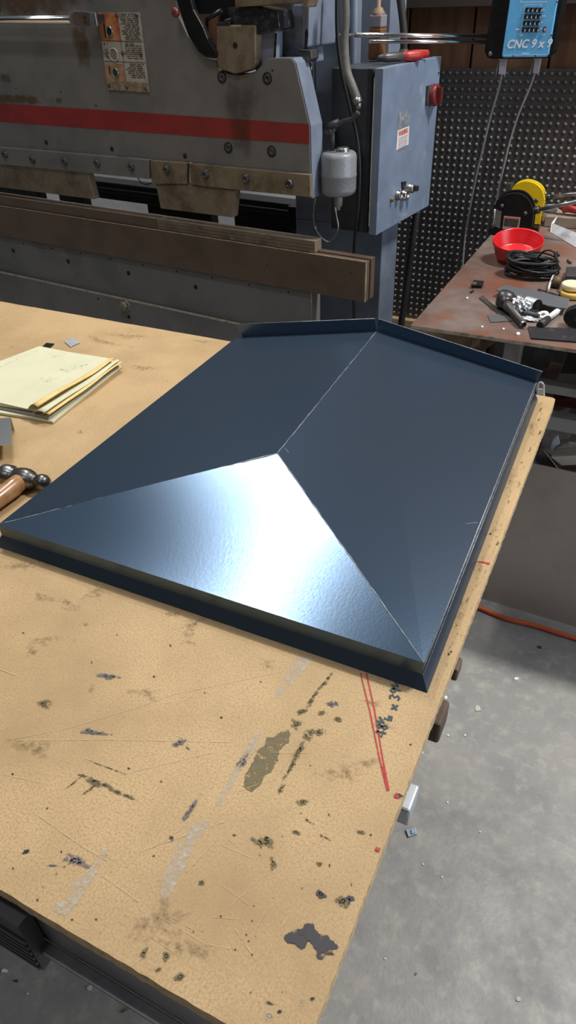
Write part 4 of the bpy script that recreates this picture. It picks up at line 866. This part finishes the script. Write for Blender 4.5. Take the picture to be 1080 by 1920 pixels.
# offcuts on the lower shelf
def chunk(px, Y, dep, mt, name, lab, cat, grp=None):
    m = MB(); m.prism([aty(x, y, Y) for x, y in px], (0, dep, 0)); zmin = min(p.z for p in m.v); dz = 0
    return obj(name, m, mt, label=lab, cat=cat, group=grp, bevel=.003)
chunk([(1014, 842), (1018, 820), (1040, 802), (1060, 795), (1100, 798), (1100, 850), (1062, 848), (1040, 858)], by0 + .30, .12, M['rubble'], 'broken_block', 'grey broken block on the shelf beneath the rusty bench', 'block')
chunk([(1036, 840), (1064, 836), (1066, 828), (1100, 832), (1100, 852), (1040, 854)], by0 + .20, .05, M['rubble'], 'offcut', 'flat grey offcut lying in front of the broken block', 'offcut')
chunk([(1032, 858), (1100, 853), (1100, 872), (1052, 874)], by0 + .145, .05, mat('pale_offcut', (.65, .59, .52), .7), 'offcut', 'pale offcut under the flat grey one on the bench shelf', 'offcut')
chunk([(1058, 886), (1100, 880), (1100, 904), (1066, 904)], by0 + .17, .10, mat('tan_board_piece', (.30, .18, .12), .7), 'offcut', 'tan board piece lowest of the offcuts under the bench', 'offcut')
chunk([(1030, 846), (1036, 825), (1046, 815), (1050, 832), (1040, 838), (1034, 850)], by0 + .18, .004, mat('pale_blue_plastic', (.55, .66, .80), .35), 'plastic_scrap', 'pale blue plastic scrap among the offcuts under the bench', 'scrap')
chunk([(985, 880), (1004, 872), (1030, 880), (1034, 900), (1000, 898)], by0 + .20, .04, M['galv'], 'metal_scrap', 'shiny bent metal scrap behind the leaning dark plate', 'scrap')
m = MB(); m.prism([aty(x, y, by0 + .145) for x, y in [(1014, 838), (1020, 842), (1068, 905), (1060, 912), (1022, 898), (1004, 862)]], (0, .006, 0), 0); m.tube([aty(1018, 842, by0 + .144), aty(1067, 907, by0 + .144)], .0016, 6, 1)
obj('steel_strip', m, [M['darksteel'], M['edge']], label='dark steel strip slanting down across the offcuts under the bench', cat='steel strip')
m = MB(); m.prism([aty(x, y, by0 + .35) for x, y in [(1034, 752), (1100, 740), (1100, 770), (1040, 760)]], (0, .2, 0)); obj('red_box', m, mat('dark_red_box', (.10, .012, .018), .5), label='dark red box in the gloom under the bench', cat='box')
m = MB(); m.prism([aty(x, y, by0 + .4) for x, y in [(1042, 718), (1050, 700), (1100, 702), (1100, 722)]], (0, .2, 0)); obj('grey_bin', m, mat('grey_bin', (.18, .17, .16), .6), label='grey bin half hidden behind the upper bench rail', cat='bin')
# leaning dark plate under the bench, foot on the floor
LY = 1.558
f0, f1 = V((-.22, LY, .0)), V((.75, LY - .02, .0)); tz_ = .505
m = MB(); m.prism([f0, f1, f1 + V((0, .045, tz_)), f0 + V((0, .045, tz_))], (0, .005, .0))
obj('steel_plate', m, M['plate_leaning'], label='dark brown steel plate leaning under the rusty bench behind the orange hose', cat='steel plate')
# orange hose
m = MB(); P = [atz(700, 1070, .0085), atz(820, 1108, .0085), atz(893, 1137, .0085), atz(950, 1160, .0085), atz(1000, 1172, .0085), atz(1080, 1197, .0085), atz(1200, 1230, .0085), atz(1400, 1270, .0085)]
m.tube(spline(P, 6), .0075, 12); obj('orange_air_hose', m, M['orange'], label='orange air hose lying along the concrete floor', cat='hose')

# ------------------------------------------------------------------ on the bench
Q = lambda x, y, h=0: atz(x, y, BZ + .0006 + h)
def slab(px, h, mt, name, lab, cat, grp=None, lift=0, bevel=.0006, mats2=None):
    m = MB(); m.prism([Q(x, y, lift) for x, y in px], UPZ * h); return obj(name, m, mt, label=lab, cat=cat, group=grp, bevel=bevel)
# metal shrinker and stretcher
def bender(front, Y, th, mt, lab, sticker, yellow):
    zb_ = [p for p in front]; b = thing('metal_shrinker', lab, 'metal former', tuple(aty(sum(p[0] for p in front) / len(front), max(p[1] for p in front), Y)))
    m = MB(); m.prism([aty(x, y, Y) for x, y in front], (0, th, 0))
    return b, m
fy = atz(956, 444, BZ).y
def arch(base0, arc, base1): return base0 + [(p.x, p.y) for p in spline([V((x, y, 0)) for x, y in arc], 5)] + base1
fr = arch([(916, 437), (994, 446.5), (998, 420)], [(1000, 398), (994, 380), (982, 367), (966, 362.5), (946, 366), (932, 376), (926, 392)], [(926, 425), (917, 429)])
b, m = bender(fr, fy, .018, M['blackpaint'], 'black metal shrinker with lever in front of the yellow one', True, False)
zmin = min(p.z for p in m.v); m.v = [V((p.x, p.y, max(p.z, BZ + .0006))) for p in m.v]; obj('side_plate', m, M['blackpaint'], b, bevel=.001)
m = MB(); m.prism([aty(x + 4, y - 6, fy + .05) for x, y in fr], (0, .012, 0)); m.v = [V((p.x, p.y, max(p.z, BZ + .0006))) for p in m.v]; obj('side_plate', m, M['blackpaint'], b, bevel=.001)
pb0 = aty(920, 434, fy); m = MB(); m.box(pb0.x, pb0.x + .15, fy + .0185, fy + .0495, BZ + .0006, BZ + .03); pc = aty(965, 385, fy); m.lathe([(.028, .0), (.028, .031)], V((pc.x, fy + .0187, pc.z)), (0, 1, 0), 20); obj('base_block', m, M['blackpaint'], b)
m = MB(); m.prism([aty(x, y, fy - .004) for x, y in [(926, 424), (937, 428), (940, 396), (929, 393)]], (0, .003, 0)); m.tube([aty(924, 427, fy - .007), aty(928, 392, fy - .007)], .003, 8); obj('guide_jaw', m, M['steel'], b)
m = MB(); m.prism([aty(x, y, fy - .001) for x, y in [(942, 429), (972, 432), (976, 408), (945, 405)]], (0, .001, 0), 0); m.prism([aty(x, y, fy - .0016) for x, y in [(944, 424), (969.5, 426.5), (973, 412), (946, 410)]], (0, .0007, 0), 1); m.prism([aty(x, y, fy - .0018) for x, y in [(946, 409.5), (973, 412), (974, 409), (946, 406.8)]], (0, .0008, 0), 2); obj('data_label', m, [M['plate_white'], M['darksteel'], M['warnred']], b)
for q_ in ((941, 386), (985, 400)): obj('pivot_bolt', MB().lathe([(.006, 0), (.006, .004), (0, .004)], aty(*q_, fy), (0, -1, 0), 12), M['darksteel'], b)
m = MB(); m.tube([aty(997, 396, fy + .03), aty(1012, 393, fy + .03)], .012, 10); obj('lever_socket', m, M['black'], b)
m = MB(); m.tube([aty(1011, 393, fy + .03), aty(1100, 374, fy + .0)], .0065, 10); obj('lever_rod', m, M['steel'], b, label='grey steel lever rod')
yy = atz(1006, 423, BZ).y
fr2 = arch([(990, 420), (1012, 421), (1015, 400)], [(1021, 376), (1017, 358), (1006, 346), (988, 340), (970, 344), (960, 354), (958, 372)], [(966, 420)])
b2, m = bender(fr2, yy, .02, M['yellow'], 'yellow metal stretcher with lever behind the black one', False, True)
m.v = [V((p.x, p.y, max(p.z, BZ + .0006))) for p in m.v]; obj('side_plate', m, M['yellow'], b2, bevel=.0012)
m = MB(); m.prism([aty(x + 3, y - 3, yy + .045) for x, y in fr2], (0, .014, 0)); m.v = [V((p.x, p.y, max(p.z, BZ + .0006))) for p in m.v]; obj('side_plate', m, M['yellow'], b2, bevel=.0012)
pc = aty(990, 372, yy); m = MB(); m.lathe([(.03, 0), (.03, .024)], V((pc.x, yy + .0205, pc.z)), (0, 1, 0), 20); m.box(pc.x - .05, pc.x + .05, yy + .0205, yy + .0445, BZ + .0006, BZ + .03); obj('core_block', m, M['blackpaint'], b2)
for q_ in ((1006, 376), (966, 362)): obj('pivot_bolt', MB().lathe([(.007, 0), (.007, .004), (0, .004)], aty(*q_, yy), (0, -1, 0), 12), M['darksteel'], b2)
m = MB(); m.tube([aty(951, 362, yy), aty(956, 350, yy)], .004, 8); m.box(*(lambda p: (p.x - .008, p.x + .008, yy - .004, yy + .03, p.z - .03, p.z + .03))(aty(952, 362, yy))); obj('guide_jaw', m, M['darksteel'], b2)
m = MB(); m.tube([aty(1019, 371, yy + .03), aty(1033, 369, yy + .03)], .012, 10); obj('lever_socket', m, M['black'], b2)
m = MB(); m.tube([aty(1032, 369, yy + .03), aty(1110, 360, yy + .0)], .0065, 10); obj('lever_rod', m, M['steel'], b2, label='grey steel lever rod')
# red collapsible bowl
bw = atz(966, 500, BZ + .001); rim = atz(968, 468, BZ + .055)
bowlc = atz(966, 488, BZ + .0006); rb0 = .058; rt0 = (atz(1017, 470, BZ + .05) - atz(920, 470, BZ + .05)).length / 2
m = MB(); m.lathe([(0, .0), (rb0, 0), (rb0 * 1.04, .008), (rt0 * .86, .012), (rt0 * .88, .024), (rt0 * .93, .028), (rt0 * .95, .040), (rt0 * .99, .043), (rt0, .052), (rt0 * .985, .054), (rt0 * .95, .050), (rt0 * .92, .042), (rt0 * .89, .040), (rt0 * .86, .028), (rt0 * .82, .026), (rt0 * .80, .013), (rb0 * .95, .010), (0, .006)], bowlc + V((0, 0, .0125)), (.02, -.2, 1), 48)
obj('ribbed_bowl', m, M['redbowl'], label='red ribbed plastic bowl on the rusty bench', cat='bowl')
# black cable coil
cc0 = Q(992, 516); m = MB(); q = random.Random(2)
for k in range(24):
    r = .050 + .020 * q.random(); h = .005 + .046 * (k / 24); P = []
    tx, ty, ph = q.uniform(-.25, .25), q.uniform(-.2, .2), q.uniform(0, 6)
    ox, oy = q.uniform(-.006, .006), q.uniform(-.006, .006)
    for i in range(32):
        a = 2 * PI * i / 32; rr = r * (1 + .05 * math.sin(3 * a + ph)); x, y = rr * 1.05 * math.cos(a) + ox, rr * .72 * math.sin(a) + oy
        P.append(cc0 + V((x, y, max(.0035, h + x * tx * .35 + y * ty * .35 + .004 * math.sin(2 * a + ph)))))
    m.tube(P, .0032, 7, closed=True)
for k in range(5):
    a = -.5 + k * .25; c = cc0 + V((.052 * math.cos(a) , .03 * math.sin(a), .024)); P = [c + V((math.cos(a) * .018 * math.cos(t), math.sin(a) * .018 * math.cos(t), .019 * math.sin(t))) for t in [2 * PI * i / 14 for i in range(14)]]; m.tube(P, .003, 6, closed=True)
m.tube(spline([cc0 + V((.02, .01, .04)), aty(1004, 500, cc0.y + .01), aty(1008, 484, cc0.y + .02), aty(1022, 470, cc0.y + .02), aty(1038, 472, cc0.y + .02), aty(1041, 488, cc0.y + .02), aty(1034, 503, cc0.y + .01), cc0 + V((.05, .0, .012))], 6), .0028, 7)
obj('cable_coil', m, M['black'], label='coil of black cable beside the red bowl', cat='cable')
# connector block
con = thing('cable_connector', 'tiny black connector lying alone on the open bench top', 'connector', tuple(Q(892, 538)))
m = MB(); m.prism([Q(883, 539), Q(903, 541), Q(907, 533), Q(887, 531)], UPZ * .010); obj('housing', m, M['black'], con, bevel=.002)
m = MB(); m.prism([Q(885, 534, .011), Q(893, 535, .011), Q(894, 531, .011), Q(887, 530, .011)], UPZ * .003); obj('latch', m, M['steel'], con)
# flat bars
slab([(930, 545), (946, 536), (1010, 548), (1068, 562), (1062, 580), (1028, 575)], .003, M['darkplate'] if 'darkplate' in M else mat('grey_flat_bar', (.17, .18, .20), .4, .5), 'flat_bar', 'grey flat bar lying beneath the coil of black cable', 'steel bar', lift=.016)
slab([(898, 560), (905, 556), (948, 592), (940, 594)], .003, M['darksteel'], 'flat_bar', 'narrow dark strip pointing left under the grinder', 'steel bar')
slab([(914, 592), (944, 589), (966, 602), (920, 605)], .002, mat('slate_offcut', (.14, .14, .145), .45, .4), 'sheet_offcut', 'small dark offcut in front of the grinder body', 'metal scrap')
slab([(990, 614), (1120, 622), (1120, 646), (995, 636)], .004, mat('black_flat_bar', (.035, .036, .042), .4, .3, c2=(.10, .10, .11), sc2=30, lo=.58, hi=.7), 'flat_bar', 'wide black bar at the front edge of the rusty bench', 'steel bar')
slab([(880, 549), (886, 545), (889, 546), (884, 550)], .002, M['black'], 'chip', 'tiny black chip beside the connector on the bench', 'scrap')
# grinder: angled head and handle
gr = thing('angle_grinder', 'dark air grinder with slanting handle near the bench front', 'grinder', tuple(Q(945, 570)))
g0, g1 = Q(938, 560, .024), Q(966, 566, .022); m = MB(); a = (g1 - g0); m.lathe([(0, 0), (.018, .0), (.024, .006), (.025, .02), (.022, .034), (.014, .042), (0, .044)], g0 - a * .15, a, 24); m.tube([g0 + V((.01, -.006, -.002)), g0 + V((.026, -.028, -.003))], [.021, .014], 16); obj('head', m, mat('dark_grinder_body', (.045, .043, .04), .35, .3), gr)
h0_, h1_ = Q(951, 572, .020), Q(982, 609, .011); m = MB(); m.tube([h0_, h0_.lerp(h1_, .15), h0_.lerp(h1_, .2), h0_.lerp(h1_, .95)], [.013, .013, .0095, .0095], 14); obj('handle', m, M['hose'] if 0 else mat('dark_grip', (.06, .058, .05), .4), gr)
m = MB(); m.tube([h0_.lerp(h1_, .95), h0_.lerp(h1_, 1.0)], [.0085, .007], 12, 0, False); obj('air_inlet', m, M['steel'], gr)
# foil
def crumple(c, rx, ry, rz_, seed, n=14):
    m = MB(); q = random.Random(seed); vs = []; 
    for i in range(n + 1):
        th = PI * i / n
        for k in range(n * 2):
            ph = PI * k / n; d = V((math.sin(th) * math.cos(ph), math.sin(th) * math.sin(ph), math.cos(th))); f_ = 1 + .35 * mnoise.noise(d * 2.6 + V((seed, 0, 0))) + .2 * mnoise.noise(d * 6 + V((0, seed, 0)))
            p = V((d.x * rx, d.y * ry, d.z * rz_)) * f_; vs.append(V(c) + V((p.x, p.y, max(p.z, -rz_))))
    m.add(vs, [[i * 2 * n + k, i * 2 * n + (k + 1) % (2 * n), (i + 1) * 2 * n + (k + 1) % (2 * n), (i + 1) * 2 * n + k] for i in range(n) for k in range(2 * n)]); return m
obj('crumpled_foil', crumple(Q(975, 574, .022), .022, .018, .021, 3), M['foil'], label='crumpled ball of silver foil next to the grinder', cat='foil')
m = crumple(Q(988, 596, .004), .03, .016, .004, 8); obj('clear_wrapper', m, mat('clear_wrap', (.6, .6, .6), .2, .3), label='flattened shiny wrapper under the small black tube', cat='wrapper')
g = Q(1003, 570, .018); m = MB(); m.tube([g + V((-.025, .004, .004)), g + V((0, -.004, 0)), g + V((.006, -.008, 0))], [.012, .0155, .0155], 18, 0, False); m.lathe([(.0155, 0), (.013, 0), (.013, -.02), (0, -.02)], g + V((.006, -.008, 0)), V((.6, -.8, 0)), 18, 1)
obj('metal_fitting', m, [M['galv'], M['black']], label='pale metal pipe fitting facing the viewer beside the foil ball', cat='fitting')
m = MB(); m.tube([Q(980, 590, .010), Q(990, 588, .010), Q(1010, 594, .009)], [.008, .009, .007], 12); obj('rubber_tube', m, M['rubber'], label='short black rubber tube in front of the foil ball', cat='tube')
g = Q(1018, 592, .006); m = MB(); m.lathe([(.006, .001), (.006, .004), (.014, .005), (.015, .002), (.014, 0), (.006, .001)], g, (-.2, -.3, 1), 24); obj('white_washer', m, mat('white_plastic', (.75, .76, .76), .4), label='white round washer beside the marker pen', cat='washer')
mk = thing('marker_pen', 'black and white marker pen lying near the bench front', 'marker', tuple(Q(1028, 592)))
a, b_ = Q(1012, 610, .009), Q(1052, 578, .009); m = MB(); m.tube([a.lerp(b_, .36), a.lerp(b_, .8), a.lerp(b_, .84)], [.0075, .0075, .006], 14); obj('barrel', m, mat('white_barrel', (.66, .67, .68), .4), mk)
m = MB(); m.tube([a, a.lerp(b_, .36)], .0088, 14); obj('pen_cap', m, M['rubber'], mk); m = MB(); m.tube([a.lerp(b_, .84), b_], [.006, .0035], 12); obj('tip_end', m, M['steel'], mk)
# webbing coil
c = Q(1086, 592, .028); m = MB()
for k in range(6):
    r = .010 + k * .0036; P = [c + V((r * math.cos(t) * 1.15, 0, r * math.sin(t) * .85)) for t in [2 * PI * i / 22 for i in range(22)]]
    for y_ in (-.012, 0, .012): m.tube([p + V((0, y_, 0)) for p in P], .0025, 5, closed=True)
zmin = min(p.z for p in m.v); m.v = [V((p.x, p.y, p.z - zmin + BZ + .001)) for p in m.v]
obj('strap_roll', m, mat('black_webbing', (.018, .018, .018), .8, bump=.8, bsc=300), label='rolled black webbing strap at right edge of the bench front', cat='strap')
# yellow plastic lids
for i, (x, y, lift, lab) in enumerate(((1072, 556, .001, 'lower of two yellow plastic lids at right of the bench'), (1072, 541, .018, 'upper cream yellow dish sitting over the other one'))):
    m = MB(); c = Q(x, y, lift); r = .031 - i * .003; m.lathe([(0, 0), (r * .9, 0), (r, .003), (r, .013), (r * .9, .0155), (r * .86, .013), (0, .0125)], c, (0, 0, 1), 30)
    obj('plastic_lid', m, M['cream'] if i else mat('mustard_plastic', (.62, .42, .10), .45), label=lab, cat='lid')
# rusty tube and dark bits
m = MB(); m.tube([Q(1052, 530, .018), Q(1036, 528, .018)], .017, 18); obj('rusty_pipe_piece', m, mat('rusty_pipe', (.12, .075, .045), .6, .3), label='short rusty pipe piece right of the cable coil', cat='pipe')
m = MB(); m.prism([Q(1060, 512), Q(1110, 514), Q(1110, 532), Q(1058, 530)], UPZ * .02); obj('dark_block', m, M['darksteel'], label='dark steel block behind the yellow lids', cat='block', bevel=.003)
m = MB(); m.tube(spline([Q(1028, 549, .004), Q(1030, 535, .02), Q(1038, 515, .012)], 5), .003, 8); obj('white_wire', m, mat('white_wire', (.6, .6, .6), .5), label='bit of white wire rising right of the cable coil', cat='wire')
m = MB(); m.tube([Q(1046, 505, .003), Q(1043, 476, .003)], .0022, 8); obj('thin_rod', m, M['black'], label='thin black rod lying right of the cable loop', cat='rod')
for x0_, y0_, x1_, y1_, lab in ((1044, 473, 1048, 479, 'black plug end nearest the thin rod'), (1064, 488, 1070, 493, 'lone black stub farther right on the bench')):
    m = MB(); m.tube([Q(x0_, y0_, .004), Q(x1_, y1_, .004)], .0035, 8); obj('black_stub', m, M['rubber'], label=lab, cat='stub')
m = MB(); m.prism([Q(1012, 548), Q(1040, 538), Q(1048, 544), Q(1030, 556)], UPZ * .004); m.prism([Q(1008, 546), Q(1014, 540), Q(1050, 552), Q(1046, 558)], UPZ * .008); obj('rusty_bracket', m, mat('rusty_bracket', (.17, .11, .08), .6, .3), label='rusty bracket under the white wire', cat='bracket')
# white card
A_ = [Q(1033, 436, .001), Q(1110, 482, .001)]; m = MB(); A2 = [aty(1035, 418, A_[0].y + .03), aty(1110, 448, A_[1].y + .05)]
cd = thing('white_card', 'folded white card with a scribbled number on the bench', 'card', tuple(Q(1060, 445)))
m.add([A_[0], A_[1], A2[1], A2[0]], [(0, 1, 2, 3)]); m.add([A2[0], A_[0] , aty(1033, 430, A_[0].y + .02), aty(1045, 406, A2[0].y + .02)], [(0, 1, 2, 3)]); o = obj('card_sheet', m, M['paper'], cd); md = o.modifiers.new('solid', 'SOLIDIFY'); md.thickness = .002
nC = (A_[1] - A_[0]).cross(A2[0] - A_[0]).normalized(); nC = -nC if nC.dot(CC - A_[0]) < 0 else nC; onC = lambda x, y: on(x, y, nC, nC.dot(A_[0])) + nC * .0022
m = MB()
for st in ([(1055, 434), (1057, 442)], [(1060, 436), (1064, 438), (1061, 444)], [(1066, 438), (1068, 446)], [(1056, 438), (1070, 444)]): m.ribbon([onC(*p) for p in st], .0012, nC)
obj('scribble', m, mat('faint_ink', (.45, .48, .55), .7), cd)
# wooden block, jar, red clamp
m = MB(); w0, w1 = Q(1014, 432) + V((0, .05, 0)), Q(1120, 440) + V((0, .05, 0)); m.prism([w0, w1, w1 + V((0, .12, 0)), w0 + V((0, .12, 0))], UPZ * .035); 
obj('wooden_block', m, M['lumber'], label='weathered wooden block behind the white card', cat='wood block', bevel=.003)
m = MB(); c = aty(1026, 400, w0.y + .05); c.z = BZ + .036
m.tube([c + V((-.03, 0, .012)), c + V((.03, .008, .016))], [.011, .013], 16); obj('clear_tube', m, M['clear'], label='ribbed clear plastic tube lying on the wooden block', cat='tube')
m = MB(); c = aty(1068, 414, w1.y + .03); c.z = BZ + .052; m.tube(spline([c + V((-.03, 0, -.002)), c + V((-.012, .0, .004)), c + V((.02, 0, .0)), c + V((.06, 0, -.004))], 4), .012, 12); rc = thing('spring_clamp', 'red spring clamp resting on the wooden block', 'clamp', tuple(c)); obj('red_grip', m, M['redtool'], rc)
m = MB(); m.tube(spline([c + V((-.03, .004, .0)), c + V((-.042, .006, .006)), c + V((-.03, .008, .016)), c + V((-.01, .01, .018))], 4), .005, 8); obj('clamp_jaw', m, M['darksteel'], rc)
for i, (x, y) in enumerate(((971, 627), (904, 614), (944, 618), (876, 560))):
    r = random.Random(i); m = MB(); m.prism([Q(x + 4 * math.cos(a) * r.uniform(.6, 1.1), y + 2.4 * math.sin(a), 0) for a in [2 * PI * k / 7 for k in range(7)]] if i == 0 else [Q(x + 2 * math.cos(a), y + 1.3 * math.sin(a), 0) for a in [2 * PI * k / 6 for k in range(6)]], UPZ * .003)
    obj('white_chip', m, M['paper'], label=['largest white chip, by the wide black bar on the bench', 'white chip near the small dark offcut', 'white chip below the grinder handle', 'white speck near the connector on the bench'][i], cat='chip', group='white chips on the rusty bench')

# ================================================================== FLOOR LITTER
Z = lambda x, y, h=0: atz(x, y, .0006 + h)
m = MB(); m.prism([Z(760, 1557), Z(779, 1553), Z(782, 1565), Z(765, 1571)], UPZ * .006); m.prism([Z(770, 1556, .0065), Z(777, 1554.5, .0065), Z(779, 1562, .0065), Z(771, 1565, .0065)], UPZ * .004)
obj('plastic_clip', m, mat('blue_grey_plastic', (.36, .44, .52), .35), label='blue grey plastic clip on the floor near the table bracket', cat='clip', bevel=.0015)
q = random.Random(31)
lit = [(968, 1273, 6, 3, 'white', 'long white chip nearest the orange hose'), (896, 1329, 7, 6, 'pale', 'pale flake with a smear right of the table edge'), (836, 1308, 3, 4, 'white', 'white bit tucked by the table edge clip'), (840, 1379, 2, 2, 'white', 'left of two white specks below the pale flake'), (872, 1379, 2, 2, 'white', 'right of two white specks below the pale flake'), (792, 1412, 2, 2, 'white', 'white speck left of the other two by the table edge'), (793, 1621, 2, 2, 'white', 'white speck below the plastic clip'), (829, 1645, 2, 2, 'white', 'white speck farther right below the plastic clip'), (839, 1505, 2, 2, 'white', 'white speck right of the table bracket'), (722, 1798, 2, 2, 'white', 'white speck low on the floor by table corner'), (780, 1826, 3, 3, 'dark', 'dark crumb low on the right floor'), (1012, 1214, 4, 3, 'dark', 'dark crumb just below the orange hose'), (972, 1874, 5, 5, 'pale', 'pale crumb with brown spot at bottom right'), (8, 1820, 7, 4, 'white', 'white paper scrap at far left of the floor'), (169, 1852, 6, 6, 'pale', 'pale metal flake on the floor under the front rail'), (272, 1880, 3, 3, 'white', 'small shiny ball by the nail on the floor'), (77, 1785, 2, 2, 'white', 'white speck under the ribbed rubber strip'), (52, 1863, 2, 2, 'white', 'white speck between paper scrap and flake'), (30, 1840, 4, 3, 'dark', 'dark crumb near the white paper scrap'), (900, 1560, 2, 1.5, 'white', 'white speck level with the plastic clip')]
LM = {'white': M['paper'], 'pale': mat('pale_litter', (.55, .52, .46), .6), 'dark': M['darksteel']}
for x, y, rx, ry, k, lab in lit:
    n = 8; m = MB(); m.prism([Z(x + rx * math.cos(2 * PI * i / n) * q.uniform(.6, 1.15), y + ry * math.sin(2 * PI * i / n) * q.uniform(.6, 1.15)) for i in range(n)], UPZ * .002)
    obj('floor_scrap', m, LM[k], label=lab, cat='scrap', group='litter on the concrete floor')
m = MB(); m.tube([Z(228, 1898, .002), Z(263, 1876, .002)], .0017, 8); m.lathe([(.004, 0), (.004, .001), (0, .001)], Z(264, 1875, .002), (Z(263, 1876) - Z(228, 1898)), 10); obj('nail', m, M['steel'], label='steel nail on the floor below the front rail', cat='nail')
